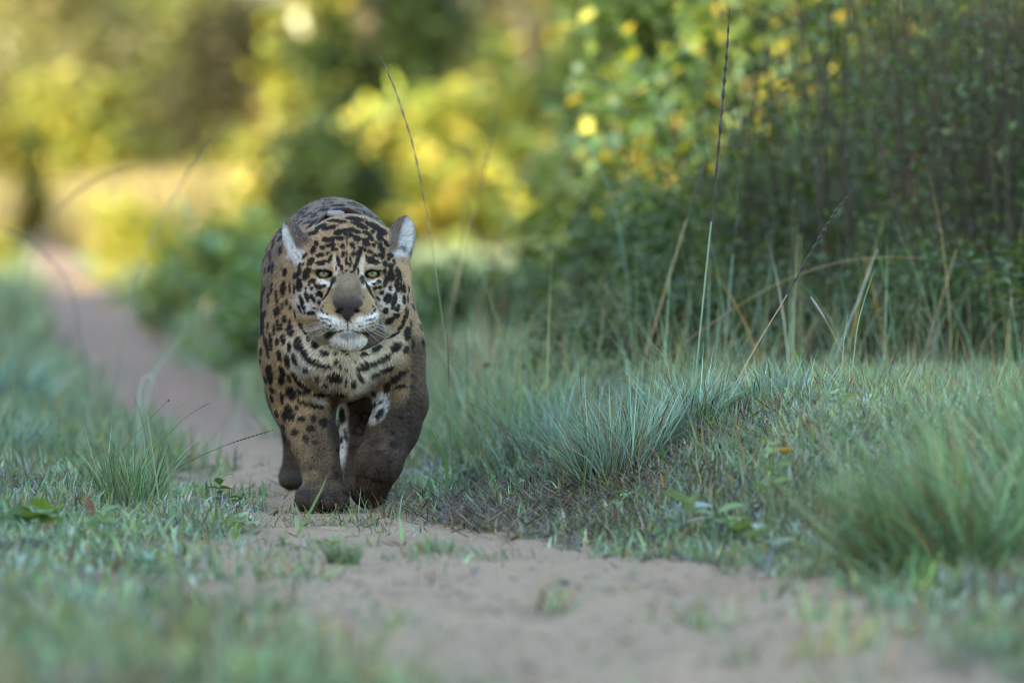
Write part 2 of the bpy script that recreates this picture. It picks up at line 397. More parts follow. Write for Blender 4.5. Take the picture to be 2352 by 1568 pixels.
# ================================================================ the jaguar
class Field:
    """smooth union of ellipsoids and tapered capsules"""
    def __init__(s): s.p = []
    def ell(s, u, v, y, ru, rv, ry, k=.03, rot=0.0, op='+', yaw=0.0):
        sc = (Y0 + y) / F
        c = P(u, v, y); R = Matrix.Rotation(math.radians(yaw), 3, 'Z') @ Matrix.Rotation(math.radians(rot), 3, 'Y')
        s.p.append(('e', c, np.array([ru * sc, ry, rv * sc]), np.array(R), k, op))
    def cap(s, a, b, ra, rb, k=.03, op='+'):
        s.p.append(('c', P(*a), P(*b), ra * (Y0 + a[2]) / F, rb * (Y0 + b[2]) / F, k, op))
    def bounds(s, q):
        if q[0] == 'e': r = q[2].max(); return q[1] - r, q[1] + r, q[4]
        return np.minimum(q[1] - q[3], q[2] - q[4]), np.maximum(q[1] + q[3], q[2] + q[4]), q[5]
    @staticmethod
    def dist(q, p):
        if q[0] == 'e':
            l = (p - q[1].astype(np.float32)) @ q[3].astype(np.float32)
            a = np.sqrt(((l / q[2].astype(np.float32)) ** 2).sum(-1)) + 1e-6
            b = np.sqrt(((l / (q[2] ** 2).astype(np.float32)) ** 2).sum(-1)) + 1e-6
            return a * (a - 1) / b
        A = q[1].astype(np.float32); AB = (q[2] - q[1]).astype(np.float32)
        t = np.clip(((p - A) @ AB) / (AB @ AB), 0, 1)
        return np.sqrt(((p - A - t[..., None] * AB) ** 2).sum(-1)) - (q[3] + t * (q[4] - q[3])).astype(np.float32)
    @staticmethod
    def blend(d, e, k, op):
        if op == '+':
            h = np.maximum(k - np.abs(d - e), 0) / k
            return np.minimum(d, e) - h * h * k * .25
        e = -e; h = np.maximum(k - np.abs(d - e), 0) / k
        return np.maximum(d, e) + h * h * k * .25
    def grid(s, lo, hi, st):
        n = np.ceil((hi - lo) / st).astype(int) + 1
        ax = [(lo[i] + st * np.arange(n[i])).astype(np.float32) for i in range(3)]
        D = np.full(n, .1, np.float32)
        for q in s.p:
            a, b, k = s.bounds(q); m = k + 2 * st + .012
            i0 = np.clip(np.floor((a - m - lo) / st).astype(int), 0, n); i1 = np.clip(np.ceil((b + m - lo) / st).astype(int) + 1, 0, n)
            if (i1 <= i0).any(): continue
            sl = tuple(slice(i0[i], i1[i]) for i in range(3))
            g = np.stack(np.meshgrid(*[ax[i][sl[i]] for i in range(3)], indexing='ij'), -1)
            D[sl] = s.blend(D[sl], s.dist(q, g), np.float32(k), q[-1])
        return ax, D
    def at(s, p):
        p = p.astype(np.float32); d = np.full(len(p), .1, np.float32)
        for q in s.p:
            a, b, k = s.bounds(q); m = k + .02
            w = np.nonzero(((p > (a - m).astype(np.float32)) & (p < (b + m).astype(np.float32))).all(1))[0]
            if len(w): d[w] = s.blend(d[w], s.dist(q, p[w]), np.float32(k), q[-1])
        return d
    def grad(s, p, e=.0015):
        f = s.at(p); g = np.stack([s.at(p + np.eye(3)[i] * e) - f for i in range(3)], 1) / e
        return f, g
    def project(s, p, it=2, lim=.004):
        for _ in range(it):
            f, g = s.grad(p); l = (g ** 2).sum(1)[:, None] + .05
            st = f[:, None] * g / l
            n = np.linalg.norm(st, axis=1)[:, None]; st *= np.minimum(1, lim / (n + 1e-9))
            p = p - st
        return p

def surface(D, lo, st):
    """surface nets: one vertex in each mixed cell, one quad across each crossing edge"""
    S = D < 0; n = np.array(D.shape) - 1
    c = np.zeros(n, np.int8)
    for dx in (0, 1):
        for dy in (0, 1):
            for dz in (0, 1): c += S[dx:dx + n[0], dy:dy + n[1], dz:dz + n[2]]
    act = (c > 0) & (c < 8); idx = np.full(n, -1, np.int64); idx[act] = np.arange(act.sum())
    ijk = np.argwhere(act); V = lo + (ijk + .5) * st
    Q = []
    for ax in range(3):
        o = [a for a in range(3) if a != ax]
        A = np.take(S, range(0, n[ax]), ax); B = np.take(S, range(1, n[ax] + 1), ax)
        e = np.argwhere(A != B); e = e[(e[:, o[0]] > 0) & (e[:, o[1]] > 0) & (e[:, o[0]] < n[o[0]]) & (e[:, o[1]] < n[o[1]])]
        flip = A[tuple(e.T)]
        u = np.zeros(3, int); w = np.zeros(3, int); u[o[0]] = 1; w[o[1]] = 1
        q = np.stack([idx[tuple((e - u - w).T)], idx[tuple((e - w).T)], idx[tuple(e.T)], idx[tuple((e - u).T)]], 1)
        fl = flip if ax != 1 else ~flip
        q[~fl] = q[~fl][:, ::-1]; Q.append(q)
    return V, np.concatenate(Q)

def subdivide(V, Q):
    e = np.concatenate([np.sort(Q[:, [i, (i + 1) % 4]], 1) for i in range(4)])
    key = e[:, 0] * len(V) + e[:, 1]; uq, inv = np.unique(key, return_inverse=True)
    ev = np.stack([uq // len(V), uq % len(V)], 1); nE = len(uq); nV = len(V); m = len(Q)
    E = (V[ev[:, 0]] + V[ev[:, 1]]) / 2; C = V[Q].mean(1)
    inv = inv.reshape(4, m); ce = nV + nE + np.arange(m)
    Qn = np.concatenate([np.stack([Q[:, i], nV + inv[i], ce, nV + inv[(i - 1) % 4]], 1) for i in range(4)])
    return np.concatenate([V, E, C]), Qn

HU, HVW, HY = 803.0, 629.0, -0.16
def build_field():
    f = Field()
    # trunk
    f.ell(768, 690, .60, 168, 235, .56, .01)
    f.ell(757, 700, 1.02, 140, 205, .24, .06)
    f.ell(788, 778, .13, 146, 136, .20, .06)
    f.cap((800, 622, -.06), (774, 645, .26), 122, 158, .06)
    f.ell(676, 645, .20, 58, 115, .17, .06, rot=-6)
    f.ell(872, 660, .20, 56, 115, .17, .06, rot=6)
    f.ell(660, 775, .14, 60, 140, .15, .05)
    f.ell(910, 805, .12, 55, 125, .15, .05)
    f.ell(790, 850, -.02, 62, 60, .06, .06)                 # breast
    # planted front leg
    f.cap((672, 820, .10), (698, 930, .12), 62, 66, .05)
    f.cap((698, 930, .12), (722, 1010, .07), 64, 51, .03)
    f.cap((722, 1010, .07), (742, 1100, .02), 50, 45, .03)
    f.ell(740, 1140, -.015, 62, 36, .085, .02)
    for u, y in ((695, -.065), (723, -.088), (754, -.092), (783, -.075)):
        f.ell(u, 1154, y, 20, 20, .034, .007)
    # lifted front leg
    f.cap((905, 800, .09), (925, 925, .06), 60, 52, .05)
    f.cap((925, 925, .06), (905, 985, .03), 52, 54, .03)
    f.cap((905, 985, .04), (870, 1062, -.035), 53, 51, .025)
    f.cap((870, 1065, -.02), (848, 1128, .03), 51, 40, .02)
    for u, v, y in ((826, 1132, .03), (848, 1143, .025), (872, 1136, .035)):
        f.ell(u, v, y, 18, 24, .03, .005)
    f.cap((806, 1098, -.07), (866, 1114, -.055), 8, 9, .02, '-')
    f.cap((836, 1122, -.012), (834, 1168, .005), 4, 6, .009, '-')
    f.cap((860, 1122, -.012), (860, 1168, .005), 4, 6, .009, '-')
    for u in (709, 739, 769): f.cap((u, 1130, -.095), (u, 1174, -.115), 4, 6, .009, '-')
    f.cap((690, 905, -.03), (765, 915, -.02), 5, 5, .02, '-')
    f.cap((840, 905, -.03), (905, 880, -.03), 5, 5, .02, '-')
    # hind legs
    f.ell(670, 830, 1.04, 56, 140, .19, .05)
    f.cap((668, 900, 1.0), (684, 995, 1.17), 52, 33, .04)
    f.cap((684, 995, 1.17), (674, 1085, 1.13), 32, 26, .02)
    f.ell(669, 1104, 1.08, 27, 19, .09, .04)
    f.ell(848, 830, .98, 58, 130, .19, .05)
    f.cap((838, 880, .92), (822, 985, .98), 54, 44, .04)
    f.cap((822, 985, .98), (812, 1090, .86), 44, 36, .02)
    f.ell(813, 1118, .79, 38, 22, .085, .03)
    # tail hanging behind
    tail = [(757, 560, 1.22), (752, 640, 1.36), (748, 760, 1.45), (742, 860, 1.50), (735, 905, 1.60)]
    for a, b in zip(tail[:-1], tail[1:]): f.cap(a, b, 34, 30, .03)
    # ---- head: a right, b up, c towards the camera
    def he(a, b, c, ra, rb, rc, k=.02, rot=0, op='+', yaw=0.0):
        f.ell(HU + a, HVW - b, HY - c / 960, ra, rb, rc / 960, k, rot, op, yaw)
    def hc(p, q, ra, rb, k=.02, op='+'):
        f.cap((HU + p[0], HVW - p[1], HY - p[2] / 960), (HU + q[0], HVW - q[1], HY - q[2] / 960), ra, rb, k, op)
    he(2, 30, -75, 104, 102, 112, .03)                       # cranium
    for s in (-1, 1):
        ox = 4
        he(ox + s * 68, -30, -45, 62, 66, 66, .03)           # cheekbone
        he(ox + s * 72, -88, -62, 58, 62, 60, .04)           # jaw muscle and ruff
        hc((s * 84 + ox, 60, -60), (s * 88 + ox, -20, -50), 36, 40, .03)   # temple
        he(s * 48, 19, 8, 38, 12, 26, .014, rot=s * 5)        # brow
        he(s * 82, 4, -12, 30, 26, 26, .02)                  # outer orbit
        he(s * 60, -30, 2, 40, 18, 26, .02, rot=-s * 6)      # below the eye
    hc((0, 36, 6), (-2, -20, 48), 34, 33, .02)               # bridge
    hc((-2, -20, 48), (-3, -72, 84), 33, 38, .02)
    for s in (-1, 1):
        hc((-3 + s * 26, -40, 40), (-3 + s * 34, -88, 64), 26, 34, .02)    # side of the muzzle
        he(-3 + s * 33, -106, 76, 37, 33, 36, .014)          # whisker pad
    he(-3, -76, 104, 35, 21, 18, .008)                       # nose leather
    he(-3, -92, 103, 20, 16, 15, .008)
    he(-3, -146, 58, 37, 25, 36, .012)                       # chin
    hc((-3, -130, 40), (4, -105, -60), 44, 66, .03)          # lower jaw
    # mouth slit and nostrils, eye sockets
    hc((-48, -137, 104), (-3, -129, 118), 4, 3.5, .006, '-')
    hc((42, -137, 104), (-3, -129, 118), 4, 3.5, .006, '-')
    hc((-3, -126, 122), (-3, -100, 124), 3, 2.5, .004, '-')
    for s in (-1, 1):
        he(-3 + s * 21, -86, 119, 9, 5.5, 10, .004, rot=s * 25, op='-')
        he(s * 55.5, -3, 30, 17.5, 6.0, 22, .005, rot=s * 8, op='-')
    # ears
    E = lambda *a, **k: f.ell(*a, **k)
    E(922, 552, -.075, 30, 56, .020, k=.014, rot=10, yaw=18)
    E(908, 590, -.075, 30, 30, .035, k=.02)
    E(934, 550, -.105, 19, 40, .018, k=.008, rot=10, yaw=18, op='-')
    E(678, 556, -.075, 22, 52, .028, k=.014, rot=-24, yaw=-40)
    E(700, 590, -.075, 30, 32, .035, k=.02)
    E(668, 560, -.107, 13, 36, .016, k=.008, rot=-22, yaw=-40, op='-')
    return f

# spot lists: (x, y, half width, half height, angle) in three enlarged views of the cat
Z_HEAD = [
 (555,180,55,22,-20),(470,250,50,20,-20),(635,200,75,20,-15),(690,118,62,16,0),(785,132,42,18,0),
 (925,100,85,20,5),(940,150,60,18,10),(1000,185,60,18,15),(1120,170,60,26,25),(1210,230,52,28,30),
 (740,245,42,27,-15),(815,240,24,36,0),(880,222,28,26,0),(945,240,36,20,20),(872,275,25,24,0),(1050,255,46,20,25),(1108,238,22,18,0),
 (650,326,45,25,-10),(755,310,38,26,-10),(832,335,10,38,0),(940,310,42,30,25),(1035,355,34,42,-30),(1090,310,30,17,30),(1185,300,30,36,-35),
 (590,318,30,20,-15),(505,365,26,22,0),(658,381,46,22,-5),(785,395,22,28,0),(735,375,9,9,0),(893,390,20,36,-25),(1000,422,42,19,25),(1122,385,18,16,0),
 (695,430,32,19,0),(570,410,26,18,20),(470,440,23,40,15),(1205,415,25,48,-20),(945,372,9,9,0),(1150,350,14,14,0),(1250,360,18,40,-35),
 (795,482,19,32,0),(830,482,9,26,0),(900,482,21,26,0),(965,470,26,26,-20),(545,490,42,19,-15),(630,470,24,15,-20),(1080,460,30,20,20),(1140,492,30,16,30),(1200,500,32,27,35),(1292,500,26,28,40),
 (380,500,36,18,-45),(410,535,14,8,0),(440,560,45,28,-50),
 (740,550,17,52,-12),(775,625,15,34,-10),(945,545,18,58,12),(915,622,16,38,10),(825,555,11,42,5),(870,540,11,42,-15),(866,598,8,24,0),(845,580,8,18,0),
 (715,640,8,24,0),(957,660,8,30,0),(825,655,9,14,0),(880,670,9,14,0),(790,682,8,9,0),(735,705,6,7,0),(915,690,6,8,0),
 (565,562,72,11,-10),(650,530,14,38,20),(1125,565,50,22,10),(1050,532,13,42,-15),(1100,522,28,14,10),(560,590,40,10,-5),
 (395,690,32,58,25),(310,690,25,46,30),(262,715,16,36,20),(320,610,15,32,20),(365,580,9,20,30),(320,810,34,56,10),(265,860,11,46,0),(425,800,13,28,10),
 (465,770,32,18,0),(455,850,16,18,0),(390,850,11,20,0),(500,825,14,32,-20),(540,835,18,22,0),(590,820,28,14,0),
 (400,940,20,44,-20),(465,950,19,44,-30),(350,1005,18,74,-15),(440,1110,36,20,0),(480,1060,16,10,0),(320,1065,13,44,-25),(505,915,15,15,40),(550,910,20,34,-35),(535,1000,15,14,0),
 (1245,585,21,32,0),(1300,612,26,32,-20),(1338,560,12,28,-20),(1280,540,15,15,0),(1305,715,32,52,-5),(1385,690,24,58,-20),(1240,665,18,28,0),(1252,760,20,38,0),
 (1175,775,16,20,20),(1235,815,20,22,0),(1188,842,22,18,0),(1135,845,20,18,0),(1296,845,12,26,0),(1368,795,24,42,10),(1380,862,24,30,0),(1120,800,18,10,0),(1450,850,15,48,-5),(1418,830,8,56,0),
 (1270,955,36,42,25),(1345,970,24,62,10),(1210,890,20,28,30),(1330,1030,18,38,15),(1170,960,11,28,-30),(1250,1090,26,26,0),(1450,970,15,42,-5),(1490,960,8,42,0),
 (1140,1012,16,13,0),(1380,1060,20,38,20),(1290,1190,28,24,-30),(1352,1140,28,20,-20),(1470,1090,14,36,0),(1500,860,9,40,0),
 (640,860,11,62,25),(1068,850,11,62,-25),(600,930,9,50,35),(1110,930,9,50,-35),
 (570,1040,9,12,0),(1115,1040,9,12,0),(675,945,7,7,0),(1012,945,7,7,0),
 (560,1085,8,26,-30),(1130,1085,8,26,30),(580,1115,8,10,0),(622,1128,8,8,0),(1060,1132,8,8,0),(1100,1118,8,10,0),
]
Z_WHISK = [(600,1180,56,8,14),(655,1196,14,7,0),(696,1195,6,6,0),(1090,1182,56,8,-14),(1030,1196,14,7,0),(995,1195,6,6,0),
 (600,1235,50,8,22),(655,1258,18,6,0),(710,1256,6,6,0),(1100,1230,50,8,-22),(1040,1254,16,6,0),(985,1256,6,6,0)]
Z_NECK = [
 (360,760,20,30,10),(345,895,20,58,5),(405,905,8,38,0),(285,985,14,56,-5),(305,1105,18,34,0),(355,1175,18,28,0),(410,1280,26,44,-15),(445,1140,20,28,-20),(500,1240,20,26,0),
 (480,1395,33,48,0),(345,1355,20,38,-10),(290,1375,16,28,0),(395,1425,16,38,0),(310,1490,16,38,-15),(380,1535,20,32,-20),(450,1540,26,38,-20),(630,1405,28,32,-30),(570,1355,16,22,0),(535,1300,16,22,0),
 (155,1210,24,82,0),(150,1000,14,66,0),(200,1420,13,78,-8),(235,1390,14,66,-5),(300,1230,12,42,0),(270,1120,9,42,0),(265,1270,12,38,0),(205,1245,9,38,0),
 (260,500,10,44,10),(320,560,14,40,0),(230,620,8,40,0),(250,720,9,46,0),(210,980,9,40,0),(240,900,9,40,5),(340,1060,9,26,0),(380,1030,10,30,0),(410,1075,9,22,0),(405,1190,8,18,0),(330,1250,10,28,0),(170,1330,9,50,-4),
 (720,1480,33,20,15),(825,1480,14,13,0),(882,1458,22,11,0),(912,1490,12,10,0),(825,1550,24,16,0),(1060,1485,33,17,-10),(1170,1440,48,20,-30),(1350,1430,44,34,-30),(1330,1335,66,20,-35),
 (1450,1310,28,48,10),(1440,1450,20,32,20),(1500,1400,13,46,5),(1420,1200,13,48,15),(1460,1140,11,36,5),(1385,1260,26,14,-40),(1300,1190,34,20,-35),(1350,1150,34,22,-20),(1480,1230,9,36,0),
 (710,200,45,18,-30),(830,170,60,16,-5),(900,215,60,26,20),(640,300,50,14,-25),(600,340,45,12,-30),(1000,285,60,16,10),(1140,345,60,22,30),(1220,390,45,24,35),(560,250,60,8,-35),(480,330,60,8,-45),
]
Z_LEG = [
 (540,70,26,40,-25),(575,118,50,26,40),(650,158,45,20,30),(725,183,55,17,8),(450,130,22,52,-25),(830,140,23,16,0),(850,190,18,12,0),(905,215,12,12,0),(970,130,16,9,30),
 (805,285,58,32,5),(975,340,23,30,0),(1030,282,16,40,-30),(905,325,7,42,5),(730,355,18,16,0),(650,295,24,23,0),(1065,188,58,28,-20),(1150,158,50,22,-25),(1235,115,60,20,-28),(1160,260,38,18,-30),(1280,205,48,22,-15),
 (1340,300,60,24,-38),(1400,250,50,18,-25),(1275,370,26,44,15),(1380,370,50,14,-10),(1470,370,45,9,5),(550,215,32,20,0),(440,265,18,40,-30),(480,325,18,46,-38),(545,380,18,45,-50),(680,440,52,15,-5),(850,445,43,22,-15),(540,512,60,15,18),(630,540,60,16,14),
 (415,425,36,58,-25),(395,600,35,52,-10),(335,230,20,42,-15),(395,290,11,34,-15),(325,310,22,42,0),(220,250,26,72,-5),(375,140,18,48,-15),(310,90,16,40,-15),(510,655,28,23,0),(612,655,20,30,0),(692,690,28,33,0),(455,770,28,23,0),(590,745,32,20,0),
 (545,840,23,28,0),(630,870,17,17,0),(465,560,18,13,0),(600,1085,18,16,0),(600,1165,26,20,0),(695,1150,33,28,0),(570,1275,24,18,0),(632,1255,20,20,0),(500,410,40,10,20),(760,440,20,12,30),(330,470,12,50,-8),(350,640,10,40,-10),(350,440,9,12,0),
 (870,630,26,62,-5),(865,845,14,33,0),(905,810,12,58,-10),(845,1010,18,23,0),(880,910,7,9,0),(830,940,8,20,0),
 (1165,535,20,23,20),(1222,612,20,58,30),(1228,505,26,9,-30),(925,505,28,16,0),(1160,430,22,26,0),(1180,640,8,20,20),
 (1250,1000,24,18,0),(1330,890,26,30,0),(1200,960,30,18,0),(1285,1050,18,24,0),(1200,1130,30,20,0),(1390,650,20,16,0),(1320,780,20,20,0),(1470,690,12,18,0),(1500,270,16,14,0),
]

def make_jaguar():
    f = build_field()
    lo = np.array([-0.72, Y0 - .36, -.012]); hi = np.array([-0.17, Y0 + 1.72, .80]); st = .0066
    ax, D = f.grid(lo, hi, st)
    V, Q = surface(D, lo, st); del D
    V = f.project(V, 3, .006)
    # camera rays find where each mark sits on the body
    bvh = BVHTree.FromPolygons([tuple(v) for v in V], [tuple(q) for q in Q])
    V, Q = subdivide(V, Q)
    V = f.project(V, 1, .003)
    _, Nn = f.grad(V); Nn /= np.linalg.norm(Nn, axis=1)[:, None] + 1e-9
    camp = np.array([0, 0, CAMH])
    s = F / V[:, 1]; U = 1176 + V[:, 0] * s; W = HV + (CAMH - V[:, 2]) * s; Yd = V[:, 1] - Y0
    U = U + 2.0 * noise3(V, 110, 2); W = W + 2.0 * noise3(V, 110, 9)
    front = sstep(.62, .30, Yd)                       # 1 on the near part of the body
    n1 = noise3(V, 26, 1); n2 = noise3(V, 75, 6)

    def b(cu, cv, ru, rv, ang=0.0, soft=.35):
        a = math.radians(ang); x = U - cu; y = W - cv
        p = (x * math.cos(a) + y * math.sin(a)) / ru; q = (-x * math.sin(a) + y * math.cos(a)) / rv
        return sstep(1 + soft, 1 - soft, np.sqrt(p * p + q * q))
    C = np.empty((len(V), 3)); C[:] = (.40, .272, .150)
    C *= (1 + .10 * n1 + .10 * n2)[:, None]
    def lay(m, c, k=1.0):
        nonlocal C
        m = np.clip(m * k, 0, 1)[:, None]; C = C + (np.array(c) - C) * m
    head = sstep(.06, .0, Yd) * sstep(830, 810, W)
    hz = lambda x, y: (620.1 + x * .21241, 482.3 + y * .21241)
    ash = (.33, .25, .175); cream = (.86, .77, .60); white = (.95, .94, .90)
    # grey dried mud on the back, flanks, legs
    mud = (.060, .043, .032)
    grey = (.17, .14, .12)
    lay(sstep(560, 500, W) * sstep(.05, .16, Yd) * (.75 + .3 * n1), grey)
    lay(b(640, 600, 40, 110, 0, .5) * sstep(.0, .08, Yd) * (.8 + .4 * n1), grey, .8)
    lay(b(612, 640, 14, 80, 8, .5) * (.6 + .5 * n1), mud, .7)
    lay(b(645, 760, 12, 120, 0, .6) * sstep(.02, .08, Yd) * (.6 + .5 * n1), grey, .6)
    # chest and throat
    lay(b(800, 815, 105, 62, 0, .35) * front, cream, .95)
    lay(b(700, 800, 55, 40, 30, .5) * front, cream, .7)
    lay(b(870, 800, 55, 40, -30, .5) * front, cream, .85)
    lay(b(775, 880, 75, 45, 0, .5) * front, (.40, .32, .23), .8)
    lay(b(830, 880, 30, 35, 20, .5) * front, cream, .6)
    lay(b(690, 835, 26, 30, 0, .5) * front, white, .5)
    # mud on the legs
    lay(sstep(885, 930, W + 12 * n1) * sstep(806, 822, U) * sstep(.5, .3, Yd) * (.86 + .16 * n1 + .16 * n2), mud, .97)
    lay(sstep(925, 945, U + 10 * n1) * sstep(740, 800, W) * front, mud, .85)
    lay(b(900, 870, 60, 30, -20, .5) * front, mud, .45)
    lay(sstep(930, 1060, W + 30 * n1) * sstep(.5, .3, Yd) * (.8 + .25 * n1 + .2 * n2), mud, .95)
    lay(b(770, 960, 16, 70, 0, .5) * front, mud, .9)
    lay(b(735, 1000, 40, 60, 10, .6) * front * (.6 + .6 * n1), mud, .8)
    lay(sstep(1108, 1128, W + 6 * n1) * front, (.062, .045, .035), .95)
    lay(b(685, 1098, 18, 18, 0, .5) * front, (.42, .29, .16), .7)
    lay(b(718, 1090, 20, 9, -20, .5) * front, (.42, .29, .16), .6)
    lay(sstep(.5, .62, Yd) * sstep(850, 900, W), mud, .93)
    lay(sstep(.5, .62, Yd) * sstep(800, 770, U) * sstep(770, 790, W) * 0 + sstep(.5, .6, Yd) * b(782, 985, 17, 85, 0, .3), white, 1.0)
    lay(front * b(868, 935, 22, 38, 25, .3), white, .95)
    lay(front * b(735, 920, 14, 10, 20, .5), (.5, .47, .42), .9)
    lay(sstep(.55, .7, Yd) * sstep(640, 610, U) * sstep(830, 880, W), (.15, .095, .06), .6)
    # ---- face
    for sx in (-1, 1):
        cx = 801
        lay(head * b(cx + sx * 92, 690, 32, 32, 0, .5), white, .58)         # pale cheek
        lay(head * b(cx + sx * 52, 651, 24, 5.5, sx * -16, .35), white, .8)   # below the eye
        lay(head * b(cx + sx * 31, 640, 6, 22, sx * -8, .5), cream, .8)
        lay(head * b(cx + sx * 30, 606, 7, 20, sx * 8, .5), (.62, .52, .36), .9)
        lay(head * b(cx + sx * 58, 613, 20, 5, sx * 10, .6), (.55, .50, .42), .6)
    lay(head * b(799, 675, 37, 52, 0, .4), (.15, .118, .085), .92)           # bridge
    lay(head * b(799, 645, 22, 16, 0, .6), (.36, .29, .20), .6)
    lay(head * b(756, 706, 24, 20, 0, .5), (.34, .235, .125), .85)
    lay(head * b(843, 706, 24, 20, 0, .5), (.34, .235, .125), .85)
    lay(head * b(772, 744, 34, 16, 18, .45), white, .85)                     # whisker pads
    lay(head * b(826, 744, 34, 16, -18, .45), white, .85)
    lay(head * b(742, 726, 14, 9, 30, .5), white, .8); lay(head * b(858, 726, 14, 9, -30, .5), white, .8)
    lay(head * b(799, 783, 40, 19, 0, .4), white, .88)                       # chin
    lay(head * b(800, 771, 24, 10, 0, .6), (.12, .105, .10), .85)
    for cu, ss in ((922, 1), (678, -1)): pass
    # ears: pale fur inside, dark outside
    ear_r = sstep(598, 585, W) * sstep(890, 897, U) * (Yd < .03)
    ear_l = sstep(612, 600, W) * sstep(700, 690, U) * (Yd < -.02) * (Yd > -.14)
    lay(ear_r, (.15, .12, .095), .9)
    lay(ear_r * b(932, 548, 15, 44, 10, .35), (.66, .66, .64), 1.0)
    lay(ear_r * b(923, 574, 9, 9, 0, .4), (.07, .06, .05), .8)
    lay(ear_r * b(915, 590, 18, 14, 0, .4), (.66, .64, .58), .8)
    lay(ear_l, (.13, .10, .08), .85)
    lay(b(663, 560, 14, 46, -22, .35) * (Yd < .02), (.66, .66, .63), 1.0)
    lay(b(684, 588, 16, 16, 0, .45) * (Yd < -.03), (.66, .64, .58), .9)
    lay(b(697, 545, 14, 22, -40, .5) * (Yd < .0), (.11, .085, .07), .9)

    # ---- rosettes and spots
    BK = np.array([.012, .011, .012])
    def hit(u, v):
        d = P(u, v, 0) - camp; d /= np.linalg.norm(d)
        h = bvh.ray_cast(Vector(camp), Vector(d))
        return None if h[0] is None else np.array(h[0])
    spots = []
    for L_, fx, fy, sc in ((Z_HEAD, 620.1, 482.3, .21241), (Z_NECK, 562.7, 430.7, .25634), (Z_LEG, 562.7, 792.4, .25634)):
        for (x, y, a, c, g) in L_:
            q = 1.22 if L_ is Z_HEAD else 1.22; spots.append((fx + x * sc, fy + y * sc, a * sc * q, c * sc * q, g))
    wob = 1 + .22 * noise3(V, 150, 3) + .10 * noise3(V, 320, 12)
    dark = np.zeros(len(V)); hits = []
    for (u, v, a, c, g) in spots:
        h = hit(u, v)
        if h is None: continue
        hits.append(h); m = h[1] / F
        a, c = max(a, 1.5) * m * 1.14, max(c, 1.5) * m * 1.14; R = max(a, c) * 1.6
        w = np.nonzero((np.abs(V[:, 0] - h[0]) < R) & (np.abs(V[:, 2] - h[2]) < R) & (np.abs(V[:, 1] - h[1]) < R * 2.2))[0]
        d = V[w] - h; t = math.radians(g)
        x, z = d[:, 0], -d[:, 2]
        p = (x * math.cos(t) + z * math.sin(t)) / a; q = (-x * math.sin(t) + z * math.cos(t)) / c
        r = np.sqrt(p * p + q * q + (d[:, 1] / (1.9 * max(a, c))) ** 2) * wob[w]
        dark[w] = np.maximum(dark[w], sstep(1.14, .84, r))
    # random rosettes where the photograph shows nothing or only slivers
    hits = np.array(hits)
    r2 = np.random.default_rng(11)
    cand = r2.permutation(len(V))[:7000]; pts = []
    for i in cand:
        p = V[i]
        if p[1] < Y0 + .06 or p[2] < .10 or (p[0] > -.45 and p[2] < .36 and p[1] < Y0 + .4): continue
        if ((hits - p) ** 2).sum(1).min() < (.035 if p[1] > Y0 + .35 else .027) ** 2: continue
        if pts and ((np.array(pts) - p) ** 2).sum(1).min() < (.046 if p[1] > Y0 + .35 else .029) ** 2: continue
        pts.append(p)
    for p0 in pts:
        w = np.nonzero((np.abs(V - p0) < .03).all(1))[0]
        r = np.sqrt((((V[w] - p0) / (np.array([.017, .024, .017]) * (1.0 if p0[1] > Y0 + .35 else .62))) ** 2).sum(1)) * wob[w]
        ring = sstep(1.1, .9, r) * (sstep(.30, .55, r) if p0[1] > Y0 + .35 else 1.0)
        dark[w] = np.maximum(dark[w], ring)
    muddy = sstep(940, 1060, W + 20 * n1) * .35 + .42 * sstep(925, 945, U) * sstep(780, 880, W) + sstep(1010, 1060, W) * .25
    muddy = np.clip(muddy, 0, .8) * (1 - b(868, 935, 26, 42, 25, .2)) * (1 - b(782, 985, 19, 88, 0, .2))
    lay(dark * (1 - muddy), BK, .97)
    # whisker rows, nose, mouth, eye rims: also found on the surface
    wd = np.zeros(len(V))
    for (x, y, a, c, g) in Z_WHISK:
        u, v = hz(x, y); wd = np.maximum(wd, b(u, v, a * .21241, max(c * .21241 * 1.5, 1.9), g, .4))
    for sx in (-1, 1):
        for (x0, y0_, x1, y1_, th) in ((66, 737, 27, 748, 1.8), (64, 748, 30, 757, 1.6), (58, 759, 36, 766, 1.5), (62, 729, 46, 733, 1.4)):
            for q in range(7):
                t_ = q / 6; wd = np.maximum(wd, b(799 + sx * (x0 + (x1 - x0) * t_), y0_ + (y1_ - y0_) * t_ + 1.5 * math.sin(t_ * 3), 2.6, th, sx * -15, .4))
    lay(head * wd, BK, .92)
    tri = sstep(0, 4, 36 * np.clip((740 - W) / 44, 0, 1) ** .9 + 1 - np.abs(U - 799)) * sstep(684, 694, W) * sstep(742, 738, W)
    lay(head * tri, (.042, .034, .035), .97)
    lay(head * b(799, 690, 30, 10, 0, .6), (.075, .058, .052), .8)
    for sx in (-1, 1):
        lay(head * b(799 + sx * 21, 716, 7.5, 4, sx * -25, .4), (.01, .008, .008), 1)
        lay(head * b(801 + sx * 45, 769, 13, 9, sx * 25, .4), (.03, .025, .025), .95)       # lip corner
        lay(head * b(799 + sx * 22, 762, 22, 2.2, sx * 16, .5), (.02, .016, .016), .95)
        lay(head * b(799 + sx * 55.5, 629, 21, 11.5, sx * -7, .16) , (.012, .010, .010), 1)
        lay(head * b(799 + sx * 33, 643, 6, 11, sx * -20, .4), (.015, .012, .012), .95)   # tear mark
        lay(head * b(799 + sx * 80, 622, 10, 2.6, sx * 8, .5), (.015, .012, .012), .9)
    lay(head * b(799, 750, 1.8, 10, 0, .5), (.02, .016, .016), .95)
    C = np.clip(C * .76, .004, .8)

